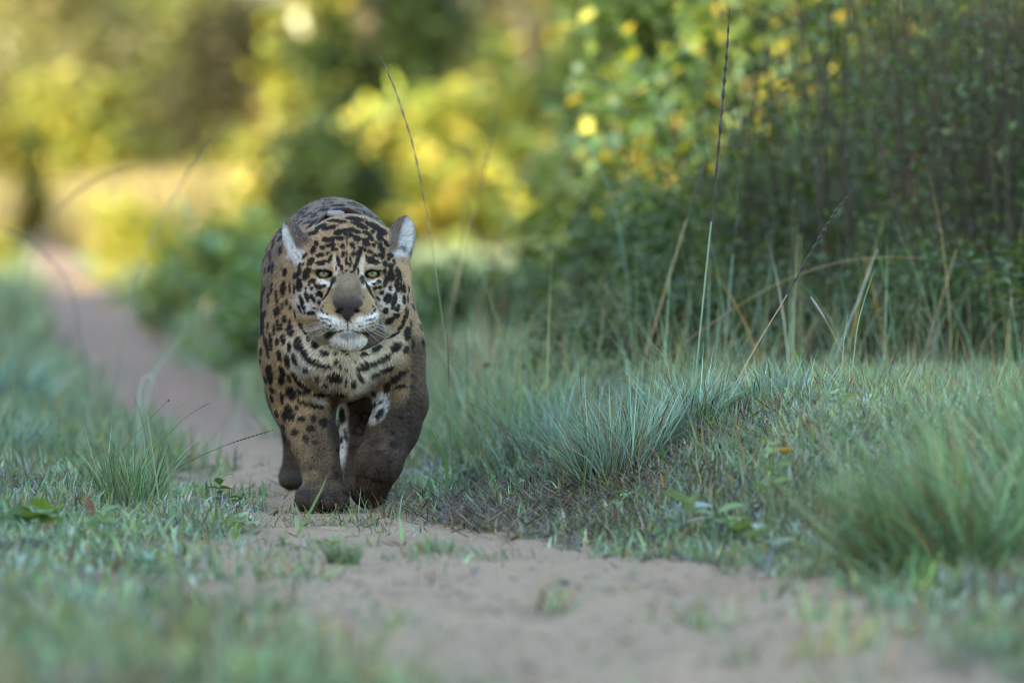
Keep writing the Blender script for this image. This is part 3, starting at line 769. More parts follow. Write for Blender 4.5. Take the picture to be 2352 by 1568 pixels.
    root = obj('jaguar', None, label='spotted muddy jaguar walking down the sand track with one front paw lifted', cat='jaguar', loc=(-.42, Y0 + .4, 0))
    o = np.array(root.location)
    me = new_mesh('body', V - o, Q, C, smooth=True)
    obj('body', me, mat_attr('spotted_coat', .85, .06, .5, 240.0), root)

    # ---- fur: short tapered hairs lying along the coat
    tri3 = np.concatenate([Q[:, [0, 1, 2]], Q[:, [0, 2, 3]]])
    a, b_, c = V[tri3[:, 0]], V[tri3[:, 1]], V[tri3[:, 2]]
    ar = np.linalg.norm(np.cross(b_ - a, c - a), axis=1)
    tn = Nn[tri3[:, 0]]; cen = a
    fac = np.einsum('ij,ij->i', tn, (camp - cen) / np.linalg.norm(camp - cen, axis=1)[:, None])
    wgt = ar * np.where(fac > -.25, 1.0, .18)
    skip = (np.abs(cen[:, 0] - P(799, 0, -.27)[0]) < .036) & (np.abs(cen[:, 2] - P(0, 712, -.27)[2]) < .026) & (cen[:, 1] < Y0 - .25)
    uu = 1176 + cen[:, 0] * F / cen[:, 1]; vv = HV + (CAMH - cen[:, 2]) * F / cen[:, 1]
    for sx in (-1, 1): skip |= ((np.abs(uu - 799 - sx * 55.5) < 22) & (np.abs(vv - 629) < 13) & (cen[:, 1] < Y0))
    wgt[skip] = 0
    n = 310000
    ti = r2.choice(len(tri3), n, p=wgt / wgt.sum())
    r1 = np.sqrt(r2.random(n))[:, None]; r3 = r2.random(n)[:, None]
    T = tri3[ti]; rootp = V[T[:, 0]] * (1 - r1) + V[T[:, 1]] * (r1 * (1 - r3)) + V[T[:, 2]] * (r1 * r3)
    nn = Nn[T].mean(1); nn /= np.linalg.norm(nn, axis=1)[:, None] + 1e-9
    cc = C[T[:, 0]] * (1 - r1) + C[T[:, 1]] * (r1 * (1 - r3)) + C[T[:, 2]] * (r1 * r3)
    ypos = rootp[:, 1] - Y0; sc = F / rootp[:, 1]; hu = 1176 + rootp[:, 0] * sc; hv = HV + (CAMH - rootp[:, 2]) * sc
    nose = P(799, 690, -.285)
    onhead = (sstep(.02, -.06, ypos) * sstep(815, 800, hv))[:, None]
    flow = onhead * (rootp - nose) / .12 + (1 - onhead) * np.array([0, .9, -.75])
    flow = flow + .25 * r2.normal(size=(n, 3))
    flow -= nn * np.einsum('ij,ij->i', flow, nn)[:, None]; flow /= np.linalg.norm(flow, axis=1)[:, None] + 1e-9
    ln = .0060 + .0035 * (1 - onhead[:, 0]) + .004 * ((hv > 780) & (hv < 920) & (hu > 680) & (hu < 900))
    ln = np.where((onhead[:, 0] > .5) & (hv > 600) & (hv < 730) & (np.abs(hu - 799) < 60), .0035, ln)
    ln = np.where((hv > 1000), .006, ln) * r2.uniform(.6, 1.25, n)
    ear = ((hv < 600) & ((hu > 893) | (hu < 690)) & (ypos < .0)); ln = np.where(ear, .010, ln)
    lift = r2.uniform(.08, .34, n)[:, None]
    tip = rootp + (flow * (1 - lift * .3) + nn * lift) * ln[:, None]
    side = np.cross(flow, nn) * (.00085 * r2.uniform(.7, 1.4, n))[:, None]
    FV = np.stack([rootp - side, rootp + side, tip], 1).reshape(-1, 3) - o
    lum = cc.mean(1, keepdims=True); clump = noise3(rootp, 190, 4)[:, None]
    cc = np.clip(cc * (1 + (.26 + .22 * (lum < .09)) * r2.normal(size=(n, 1)) + (.17 + .2 * (lum < .09)) * clump), .005, .85)
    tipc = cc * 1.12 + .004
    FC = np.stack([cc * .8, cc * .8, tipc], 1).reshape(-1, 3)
    NN = np.repeat(nn + .42 * r2.normal(size=(n, 3)), 3, 0); NN /= np.linalg.norm(NN, axis=1)[:, None]
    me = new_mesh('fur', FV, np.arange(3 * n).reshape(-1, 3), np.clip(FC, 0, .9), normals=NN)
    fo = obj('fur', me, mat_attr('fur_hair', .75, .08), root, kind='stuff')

    # ---- eyes
    for sx in (-1, 1):
        ctr = P(799 + sx * 55.5, 626, -.168); R = .0195
        th = np.linspace(0, math.pi, 25); ph = np.linspace(0, 2 * math.pi, 33)[:-1]
        look = (camp - ctr); look /= np.linalg.norm(look)
        M = np.array(Vector(look).to_track_quat('Z', 'Y').to_matrix())
        sp = np.stack([np.outer(np.sin(th), np.cos(ph)), np.outer(np.sin(th), np.sin(ph)), np.outer(np.cos(th), np.ones(32))], -1).reshape(-1, 3)
        i = np.arange(24)[:, None] * 32; j = np.arange(32)[None]; k = (j + 1) % 32
        qd = np.stack([i + j, i + 32 + j, i + 32 + k, i + k], -1).reshape(-1, 4)
        rr = np.sqrt(sp[:, 0] ** 2 + sp[:, 1] ** 2) * R
        ec = np.empty((len(sp), 3)); ec[:] = (.03, .025, .02)
        ir = rr < .0118
        ec[ir] = (.16, .155, .085); ec[rr < .0080] = (.21, .20, .11); ec[(rr < .0125) & (rr > .0105)] = (.08, .07, .04)
        ec[rr < .0030] = (.006, .006, .006); ec[sp[:, 2] < 0] = (.03, .025, .02)
        me = new_mesh('eye', (sp * R) @ M.T + ctr - o, qd, ec, smooth=True)
        mm = mat_attr('eyeball', .08, .6); obj('eye', me, mm, root, label='pale olive eye')
    # ---- whiskers
    M_wh = mat_plain('whisker', (.5, .49, .46), .4, .4, .05)
    for sx in (-1, 1):
        for q in range(11):
            row = q % 4; u0 = 799 + sx * (30 + 8 * (q // 4) + 3 * row); v0 = 735 + row * 7.5 + r2.normal(0, 1)
            h = hit(u0, v0)
            if h is None: continue
            L_ = r2.uniform(.055, .105); droop = r2.uniform(.1, .5) + .12 * row - .15
            d = np.array([sx * 1.0, r2.uniform(.1, .6), -droop]); d /= np.linalg.norm(d)
            tt = np.linspace(0, 1, 7)[:, None]
            pts = h + d * L_ * tt + np.array([0, .02, -.018]) * tt ** 2 * r2.uniform(.2, 1.2)
            tv, tq = tube(pts, .00042 * (1 - .75 * tt[:, 0]), 3)
            obj('whisker', new_mesh('whisker', tv - o, tq, smooth=True), M_wh, root)
    # ---- claws of the lifted paw and planted paw
    M_cl = mat_plain('claw', (.22, .12, .06), .35, .5, .3)
    for (u, v, y, L_) in ((740, 1150, -.115, .02), (848, 1152, .005, .017), (707, 1158, -.092, .012), (770, 1158, -.115, .012)):
        p0 = P(u, v, y + .008); tt = np.linspace(0, 1, 6)[:, None]
        pts = p0 + np.array([.002, -.010, 0]) * tt + np.array([0, 0, -L_]) * tt ** 1.5
        pts[:, 2] = np.maximum(pts[:, 2], .002)
        tv, tq = tube(pts, .0042 * (1 - .85 * tt[:, 0]), 6)
        obj('claw', new_mesh('claw', tv - o, tq, smooth=True), M_cl, root)

    # ---- collar
    cl = obj('tracking_collar', None, label='worn brown tracking collar around the neck of the jaguar', cat='collar', loc=tuple(P(806, 640, -.02)))
    co = np.array(cl.location)
    M_co = mat_plain('collar_leather', (.075, .055, .045), .5, .35, .35, 60)
    M_pl = mat_plain('collar_plate', (.20, .19, .19), .28, .6, .2, 60)
    an = np.linspace(0, 2 * math.pi, 73)[:-1]
    top = P(778, 487, .045); bot = P(826, 792, -.155)
    mid = (top + bot) / 2; upv = (top - bot) / 2; wv = np.array([.098, .02, .012])
    ring = mid + np.cos(an)[:, None] * upv + np.sin(an)[:, None] * wv
    axis = np.cross(upv / np.linalg.norm(upv), wv / np.linalg.norm(wv)); axis /= np.linalg.norm(axis)
    out = ring - mid; out /= np.linalg.norm(out, axis=1)[:, None]
    prof = [(-.021, 0), (-.019, .003), (.019, .003), (.021, 0), (.019, -.002), (-.019, -.002)]
    RV = np.concatenate([ring + axis * a_ + out * b2 for a_, b2 in prof]).reshape(6, 72, 3)
    i = np.arange(6)[:, None] * 72; i2 = ((np.arange(6) + 1) % 6)[:, None] * 72; j = np.arange(72)[None]; k = (j + 1) % 72
    rq = np.stack([i + j, i2 + j, i2 + k, i + k], -1).reshape(-1, 4)
    obj('band', new_mesh('band', RV.reshape(-1, 3) - co, rq, smooth=True), M_co, cl)
    def lozenge(c, r, ex=(.7, .7, .7), rotz=0):
        th = np.linspace(0, math.pi, 21); ph = np.linspace(0, 2 * math.pi, 41)[:-1]
        sp = np.stack([np.outer(np.sin(th), np.cos(ph)), np.outer(np.sin(th), np.sin(ph)), np.outer(np.cos(th), np.ones(40))], -1).reshape(-1, 3)
        sp = np.sign(sp) * np.abs(sp) ** np.array(ex) * np.array(r)
        Rm = np.array(Matrix.Rotation(rotz, 3, 'Y')); sp = sp @ Rm.T
        i = np.arange(20)[:, None] * 40; j = np.arange(40)[None]; k = (j + 1) % 40
        return sp + c, np.stack([i + j, i + 40 + j, i + 40 + k, i + k], -1).reshape(-1, 4)
    lv, lq = lozenge(P(838, 764, -.195), (.050, .016, .038), rotz=math.radians(-25))
    obj('battery_case', new_mesh('battery_case', lv - co, lq, smooth=True), M_co, cl)
    lv, lq = lozenge(P(770, 491, .03), (.023, .018, .009))
    obj('antenna_plate', new_mesh('antenna_plate', lv - co, lq, smooth=True), M_pl, cl)

# ================================================================ shrubs, trees, far grass
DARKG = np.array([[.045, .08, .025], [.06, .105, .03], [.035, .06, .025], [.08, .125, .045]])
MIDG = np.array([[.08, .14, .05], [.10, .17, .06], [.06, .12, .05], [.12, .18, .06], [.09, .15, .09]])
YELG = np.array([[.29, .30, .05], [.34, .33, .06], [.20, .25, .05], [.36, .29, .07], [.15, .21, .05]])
OLIVE = np.array([[.12, .13, .05], [.09, .10, .04], [.15, .14, .06], [.20, .16, .08], [.07, .09, .04]])
TEALG = np.array([[.06, .10, .035], [.085, .135, .05], [.045, .075, .03], [.10, .145, .07]])

def leaf_cloud(C, size, colr, up=.6, R=rng):
    """kite shaped folded leaves at the points C"""
    n = len(C)
    nrm = R.normal(size=(n, 3)); nrm[:, 2] = np.abs(nrm[:, 2]) + up; nrm /= np.linalg.norm(nrm, axis=1)[:, None]
    d = R.normal(size=(n, 3)); d[:, 2] -= .4; d -= nrm * (d * nrm).sum(1)[:, None]; d /= np.linalg.norm(d, axis=1)[:, None] + 1e-9
    s = np.cross(nrm, d); L = (size * R.uniform(.6, 1.35, n))[:, None]
    V = np.stack([C, C + d * L * .45 + s * L * .30 + nrm * L * .06, C + d * L, C + d * L * .45 - s * L * .30 + nrm * L * .06], 1).reshape(-1, 3)
    i = np.arange(n) * 4
    T = np.concatenate([np.stack([i, i + 1, i + 2], 1), np.stack([i, i + 2, i + 3], 1)])
    return V, T, np.repeat(colr, 4, 0)

GAP = (690, 60, 34)       # open sky between the crowns, as seen along the track
def gap_ok(Pw):
    u = 1176 + Pw[:, 0] * F / Pw[:, 1]; v = HV + (CAMH - Pw[:, 2]) * F / Pw[:, 1]
    return (u - GAP[0]) ** 2 + (v - GAP[1]) ** 2 > GAP[2] ** 2

def bush(name, label, cat, x, y, hw, h, nleaf, leaf, pal, nclump=26, trunk=0.0, low=.05, seed=1, group=None, dry=0.0, csize=.30, lean=(0, 0), stems=None, gap=False):
    R = np.random.default_rng(seed)
    z0 = float(H(np.array([x]), np.array([y]))[0])
    root = obj(name, None, label=label, cat=cat, group=group, loc=(x, y, z0))
    t = R.uniform(low, 1, nclump) ** .9
    prof = np.sqrt(np.clip(1 - ((t - .42) / .62) ** 2, .08, 1))
    a = R.uniform(0, 6.28, nclump); r = hw * prof * np.sqrt(R.uniform(.05, 1, nclump))
    cc = np.stack([r * np.cos(a) + lean[0] * t, r * np.sin(a) + lean[1] * t, h * t * .92], 1)
    ci = R.integers(0, nclump, nleaf)
    rad = csize * min(hw, h) * R.uniform(.6, 1.3, nclump)
    off = R.normal(size=(nleaf, 3)) * rad[ci][:, None] * np.array([1, 1, .75])
    p = cc[ci] + off; p[:, 2] = np.maximum(np.abs(p[:, 2]), .01)
    if gap or y > 45: p = p[gap_ok(p + np.array([x, y, z0]))]
    nleaf = len(p); ci = ci[:nleaf]
    tone = R.normal(1, .16, nclump)[ci][:, None]
    c = pal[R.integers(0, len(pal), nleaf)] * tone * (1 + .15 * R.normal(size=(nleaf, 1)))
    if dry:
        k = R.random(nleaf) < dry; c[k] = np.array([.22, .13, .07]) * (1 + .2 * R.normal(size=(k.sum(), 1)))
    V, T, C = leaf_cloud(p, leaf, np.clip(c, .008, .5), R=R)
    obj('foliage', new_mesh('foliage', V, T, C), M_leaf, root, kind='stuff')
    tubes = []
    ns = stems or min(nclump, 14)
    base_r = trunk if trunk else .012 + .006 * h
    if trunk:
        top = np.array([lean[0] * .6, lean[1] * .6, h * .62])
        tp = spline([np.array([0, 0, -.05]), top * .5 + np.array([R.normal(0, .1), R.normal(0, .1), 0]), top], 8)
        tv, tq = tube(tp, np.linspace(trunk, trunk * .45, 8), 8)
        obj('trunk', new_mesh('trunk', tv, tq, smooth=True), M_bark, root)
        for k in range(ns):
            s0 = tp[R.integers(2, 8)]; e = cc[k]
            tubes.append(tube(spline([s0, (s0 + e) / 2 + np.array([0, 0, .08 * h]), e], 6), np.linspace(trunk * .38, trunk * .06, 6), 5))
    else:
        for k in range(ns):
            e = cc[k]; b0 = np.array([R.normal(0, .08 * hw), R.normal(0, .08 * hw), -.03])
            tubes.append(tube(spline([b0, (b0 + e) / 2 + np.array([0, 0, .1 * h]) + R.normal(0, .03, 3), e], 6), np.linspace(base_r, base_r * .2, 6), 5))
    tv, tq = join(tubes)
    obj('branches', new_mesh('branches', tv, tq, smooth=True), M_bark, root)
    return root

def twig_bush(label, x, y, hw, h, n, seed):
    """thicket of thin upright brown stems with small leaves"""
    R = np.random.default_rng(seed); z0 = float(H(np.array([x]), np.array([y]))[0])
    root = obj('twig_shrub', None, label=label, cat='shrub', loc=(x, y, z0))
    tubes = []; pts = []
    for k in range(n):
        b0 = np.array([R.normal(0, hw * .55), R.normal(0, hw * .5), -.02]); L = h * R.uniform(.55, 1.1)
        e = b0 + np.array([R.normal(0, .16) * L, R.normal(0, .12) * L, L])
        sp = spline([b0, (b0 + e) / 2 + np.append(R.normal(0, .04, 2), 0), e], 7)
        tubes.append(tube(sp, np.linspace(.0055, .0018, 7) * R.uniform(.6, 1.3), 4))
        for q in range(int(R.integers(2, 5))):
            s0 = sp[R.integers(1, 6)]; e2 = s0 + np.array([R.normal(0, .12), R.normal(0, .12), R.uniform(.02, .22)])
            tubes.append(tube(np.array([s0, (s0 + e2) / 2, e2]), [.003, .002, .001], 3)); pts.append(e2)
        pts += list(sp[1:] + R.normal(0, .03, (6, 3)))
    tv, tq = join(tubes)
    obj('twigs', new_mesh('twigs', tv, tq), mat_plain('twig_bark', (.05, .043, .03), .85, .2, .35, 30), root, kind='stuff')
    pts = np.array(pts); pts = pts[R.integers(0, len(pts), int(n * 48))] + R.normal(0, .04, (int(n * 48), 3))
    c = np.where(R.random((len(pts), 1)) < .03, np.array([.13, .085, .06]), TEALG[R.integers(0, 4, len(pts))]) * R.uniform(.6, 1.2, (len(pts), 1))
    V, T, C = leaf_cloud(pts, .032, c, R=R)
    obj('foliage', new_mesh('foliage', V, T, C), M_leaf, root, kind='stuff')

def make_background():
    # --- thicket along the bank
    twig_bush('brown twiggy shrub at the end of the thicket over the bank', 1.50, 20.6, .42, 1.55, 110, 21)
    twig_bush('lower brown twiggy shrub before the leafy thicket', 1.12, 21.8, .40, 1.15, 80, 22)
    twig_bush('tall brown twiggy shrub rising behind the leafy thicket', 1.75, 23.5, .5, 1.9, 110, 23)
    S = 'shrub'
    bush('thicket_shrub', 'dark green shrub low in the thicket above the bank crest', S, .72, 22.0, .45, .60, 5200, .034, TEALG, 22, seed=31)
    bush('thicket_shrub', 'teal leaved shrub behind the arching tan blade', S, 1.25, 23.5, .55, .85, 6500, .036, TEALG, 24, seed=32)
    bush('thicket_shrub', 'tall shrub with sunlit yellow leaves at the top of the thicket', S, 1.02, 27.0, .62, 2.3, 4600, .10, np.vstack([MIDG * 1.2, MIDG, YELG]), 24, seed=33, csize=.22)  # yellow leaves mixed in: sunlight painted into the leaf colour
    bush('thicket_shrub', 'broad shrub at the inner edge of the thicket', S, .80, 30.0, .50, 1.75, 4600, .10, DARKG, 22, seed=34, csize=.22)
    bush('thicket_shrub', 'dark shrub closing the thicket toward the track', S, .62, 36.0, .45, 1.75, 4600, .11, DARKG, 22, seed=35, csize=.26)
    bush('thicket_shrub', 'deep green shrub filling the middle of the thicket', S, 1.75, 31.5,   .9, 2.7, 5600, .11, np.vstack([MIDG, DARKG, YELG * .9]), 26, seed=36, csize=.2)  # the yellow share of the palette puts sunlight into the colour
    bush('thicket_shrub', 'dark shrub behind the brown twigs', S, 2.15, 27.0, .75, 2.5, 10000, .06, DARKG, 34, seed=37)
    bush('thicket_shrub', 'low green shrub at the foot of the thicket by the grass stems', S, .52, 26.0, .34, .55, 3200, .06, TEALG, 20, seed=38)
    bush('thicket_shrub', 'low bright shrub between the thicket and the sunlit bush', S, -.10, 30.5, .40, .26, 2600, .06, TEALG * 1.2, 18, seed=39)
    bush('thicket_shrub', 'low dark shrub just behind the bank crest and the tall stems', S, .42, 19.9, .34, .26, 2600, .026, TEALG * .75, 18, seed=42)
    bush('thicket_shrub', 'low dark shrub behind the fluffy headed stem', S, .86, 20.2, .36, .32, 3400, .026, TEALG * .75, 20, seed=43)
    bush('thicket_shrub', 'low leafy shrub at the foot of the brown twigs', S, 1.28, 19.6, .34, .34, 3600, .026, TEALG * .8, 20, seed=44)
    bush('thicket_shrub', 'pale leafed low shrub at the outer end of the bank', S, 1.58, 18.9, .26, .40, 2600, .034, TEALG, 18, seed=45)
    bush('thicket_tree', 'dark tree standing behind the thicket', 'tree', 2.35, 45.0, 1.2, 4.2, 9000, .13, DARKG, 32, trunk=.10, seed=40, csize=.22)
    bush('thicket_tree', 'dark tree behind the brown twigs and shrubs', 'tree', 3.2, 40.0, 1.5, 4.2, 12000, .10, DARKG, 40, trunk=.10, seed=41)
    # --- beside and across the track
    bush('track_shrub', 'low green shrub with sunlit crown on the inside of the track bend', S, -1.50, 37.0, .36, .50, 3000, .09, np.vstack([MIDG * 1.5, YELG]), 16, seed=51)  # lit patch put into the colour with yellow green leaves
    bush('track_shrub', 'rounded green shrub next to the back of the cat', S, -1.0, 34.0, .34, .36, 2600, .08, MIDG * 1.5, 16, seed=52)
    bush('track_shrub', 'low teal shrub on the verge behind the hind leg', S, -.80, 28.0, .36, .30, 2600, .07, TEALG * 1.5, 16, seed=53)
    bush('track_shrub', 'sunlit yellow shrub where the track enters the light', S, -3.05, 55.0, .34, .62, 3600, .08, YELG, 16, seed=54)
    bush('track_shrub', 'small sunlit clump on the outer edge of the track', S, -4.65, 57.0, .45, .34, 2600, .08, YELG, 14, seed=55)
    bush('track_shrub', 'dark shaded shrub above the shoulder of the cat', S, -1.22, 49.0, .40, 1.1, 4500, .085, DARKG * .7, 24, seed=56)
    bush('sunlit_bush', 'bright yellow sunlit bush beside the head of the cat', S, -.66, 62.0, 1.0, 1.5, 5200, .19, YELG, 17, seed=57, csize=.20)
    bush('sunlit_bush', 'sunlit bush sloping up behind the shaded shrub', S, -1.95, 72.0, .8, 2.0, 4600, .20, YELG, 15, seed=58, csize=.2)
    bush('forest_tree', 'yellow green tree catching the sun above the bright bush', 'tree', .15, 78.0, 1.5, 4.0, 5600, .22, np.vstack([YELG * .8, MIDG, DARKG]), 20, trunk=.12, seed=59, csize=.16)
    bush('forest_tree', 'deep green tree between the sunlit trees', 'tree', -1.45, 70.0, .75, 4.0, 7000, .16, DARKG * .6, 26, trunk=.12, seed=60)  # green dimmed so that the leaf colour carries the shade
    bush('forest_tree', 'pale yellow slender tree beside the patch of open sky', 'tree', -2.35, 96.0, 1.0, 4.6, 4200, .24, YELG, 16, trunk=.10, seed=61, gap=True, csize=.2)
    # --- end of the track
    bush('forest_tree', 'dark tree with a leaning trunk at the end of the track', 'tree', -5.0, 112.0, 2.0, 5.0, 8000, .2, OLIVE * .3, 30, trunk=.36, seed=62, lean=(2.4, 0), low=.22, gap=True)  # shade put into the leaf colour by darkening the palette
    bush('forest_tree', 'olive tree over the golden grass', 'tree', -8.4, 128.0, 2.0, 4.8, 5600, .26, OLIVE * 1.5, 24, trunk=.10, seed=63, low=.04)
    bush('forest_shrub', 'sunlit olive shrub beyond the golden grass', S, -7.6, 122.0, 1.5, 2.6, 4200, .28, YELG, 14, seed=64, csize=.2)
    bush('forest_shrub', 'sunlit shrub under the leaning tree', S, -5.2, 126.0, 1.4, 2.2, 4000, .28, YELG, 14, seed=65, csize=.2)
    bush('forest_shrub', 'shaded shrub at the foot of the leaning tree', S, -3.9, 118.0, .8, 1.3, 4000, .2, OLIVE, 18, seed=66)
    bush('forest_shrub', 'tall sunlit shrub rising at the edge of the golden grass', S, -7.6, 103.0, .7, 1.9, 3200, .24, YELG * .65, 14, seed=67, csize=.22)
    bush('forest_shrub', 'pale shrub on the slope below the patch of open sky', S, -3.4, 110.0, 1.0, 1.7, 6000, .14, YELG, 26, seed=68)
    # golden grass field
    n = 34000; x = rng.uniform(-13, -1.2, n); y = rng.uniform(84, 122, n)
    k = path_mask(x, y) < .3; x, y = x[k], y[k]; n = len(x)
    gold = np.array([[.23, .19, .07], [.27, .21, .08], [.17, .16, .05], [.22, .16, .07]])
    me = blade_mesh('golden_grass', np.stack([x, y, H(x, y)], 1), rng.uniform(.4, 1.15, n), rng.uniform(.02, .045, n), rng.uniform(0, 6.28, n), rng.uniform(0, .35, n), rng.uniform(0, .7, n), pick(n, 0, gold), segs=2, twist=rng.uniform(0, 6.28, n))
    obj('golden_grass', me, M_grass, label='tall golden grass in the sun at the end of the track', cat='grass', kind='stuff')
    # far wood
    n = 60000; R = np.random.default_rng(77)
    x = R.uniform(-26, 24, n); y = R.normal(150, 6, n)
    top = 6.0 + 1.6 * np.sin(x * .55 + 1) + 1.0 * np.sin(x * 1.7)
    z = top * R.random(n) ** .8
    p = np.stack([x, y, z], 1); p = p[gap_ok(p)]; n = len(p)
    tone = .75 + .35 * noise3(p, .8, 3)[:, None]
    c = np.where(noise3(p, .5, 8)[:, None] > .1, OLIVE[R.integers(0, 5, n)], YELG[R.integers(0, 5, n)]) * tone
    V, T, C = leaf_cloud(p, .42, np.clip(c, .01, .5), R=R)
    obj('far_wood', new_mesh('far_wood', V, T, C), M_leaf, label='far wood closing the view at the end of the track', cat='wood', kind='stuff')
    # --- trees along the near side of the track, whose shade covers the cat
    for i, (x, y, h) in enumerate(((-9.5, -9, 5.6), (-10.5, -5, 5.6), (-9.5, -1, 5.4), (-10.5, 2.5, 5.4), (-9.4, 6, 5.2), (-10.4, 9.5, 5.2), (-9.5, 13, 5.0), (-10.4, 16.5, 4.8), (-9.6, 20, 3.8), (-10.3, 24, 3.4), (-9.6, 28, 3.0), (-10.2, 32.5, 2.7), (-9.5, 37, 2.6), (-10.2, 41.5, 2.8), (-10.5, 45.5, 2.8))):
        bush('shade_tree', 'tall leafy tree shading the near part of the track', 'tree', x, y, 2.5, h, 8500, .29, MIDG, 60, trunk=.16, seed=100 + i, group='trees shading the track', low=.02, csize=.24)

# ================================================================ single grass stems
def ground_z(x, y): return float(H(np.array([x]), np.array([y]))[0])

def stem(label, pts, Y, r, colr, head=None, headc=(.035, .028, .025), hr=2.4, bump=.5, name='wild_grass', dY=.0):
    """pts in photo units at depth Y; head = (t0, t1) span of the seed head along the stem"""
    Pw = [PY(u, v, Y + dY * i / (len(pts) - 1)) for i, (u, v) in enumerate(pts)]
    b = Pw[0].copy(); zg = ground_z(b[0], b[1])
    if b[2] > zg + .004:
        d = Pw[0] - Pw[1]; d /= np.linalg.norm(d); d[2] = min(d[2], -.6); k = (b[2] - zg) / -d[2]
        q = b + d * k; q[2] = ground_z(q[0], q[1]) - .004; Pw = [q] + Pw
    base = Pw[0].copy(); base[2] = ground_z(base[0], base[1])
    root = obj(name, None, label=label, cat='grass_plant', loc=tuple(base))  # a single stem of ordinary tall grass
    sp = spline(np.array(Pw) - base, 40); t = np.linspace(0, 1, 40)
    n = head[0] if head else 1.0
    k = t <= min(n + .04, 1)
    tv, tq = tube(sp[k], (r * (1 - .55 * t))[k], 5)
    c = np.array(colr)[None] * (.75 + .35 * np.repeat(t[k], 5)[:, None])
    obj('stalk', new_mesh('stalk', tv, tq, c, smooth=True), M_stem, root)
    if head:
        m = 60; tt = np.linspace(head[0], head[1], m); full = spline(np.array(Pw) - base, 240)
        hp = full[np.clip((tt * 239).astype(int), 0, 239)]
        hp = np.stack([np.interp(tt * 239, np.arange(240), full[:, i]) for i in range(3)], 1)
        env = np.sin(np.pi * np.linspace(.04, .98, m)) ** .5
        rad = r * hr * env * (1 + bump * np.sin(np.arange(m) * 1.35)) * .6
        tv, tq = tube(hp, np.maximum(rad, r * .3), 5)
        obj('seed_head', new_mesh('seed_head', tv, tq, np.tile(headc, (len(tv), 1))), M_stem, root)
    return root

def blade(label, pts, Y, w, colr, dY=.0):
    Pw = np.array([PY(u, v, Y + dY * i / (len(pts) - 1)) for i, (u, v) in enumerate(pts)])
    zg = ground_z(Pw[0][0], Pw[0][1])
    if Pw[0][2] > zg:
        q = Pw[0].copy(); q[2] = zg - .004; Pw = np.vstack([q, Pw])
    base = Pw[0].copy(); sp = spline(Pw - base, 24); t = np.linspace(0, 1, 24)
    tg = np.gradient(sp, axis=0); sd = np.cross(tg, np.array([0, 1, 0.0])); sd /= np.linalg.norm(sd, axis=1)[:, None] + 1e-9
    sd = sd * .8 + np.array([0, .6, 0]); ww = (w * (1 - t ** 2.2) * .5 + .0003)[:, None]
    V = np.concatenate([sp + sd * ww, sp - np.array([0, 0, .25]) * ww, sp - sd * ww])
    i = np.arange(23); Q = np.concatenate([np.stack([i, i + 1, 24 + i + 1, 24 + i], 1), np.stack([24 + i, 24 + i + 1, 48 + i + 1, 48 + i], 1)])
    return obj('wild_grass', new_mesh('grass_blade', V, Q, np.tile(colr, (72, 1)), smooth=True), M_grass, label=label, cat='grass_plant', loc=tuple(base))  # a single blade of ordinary grass

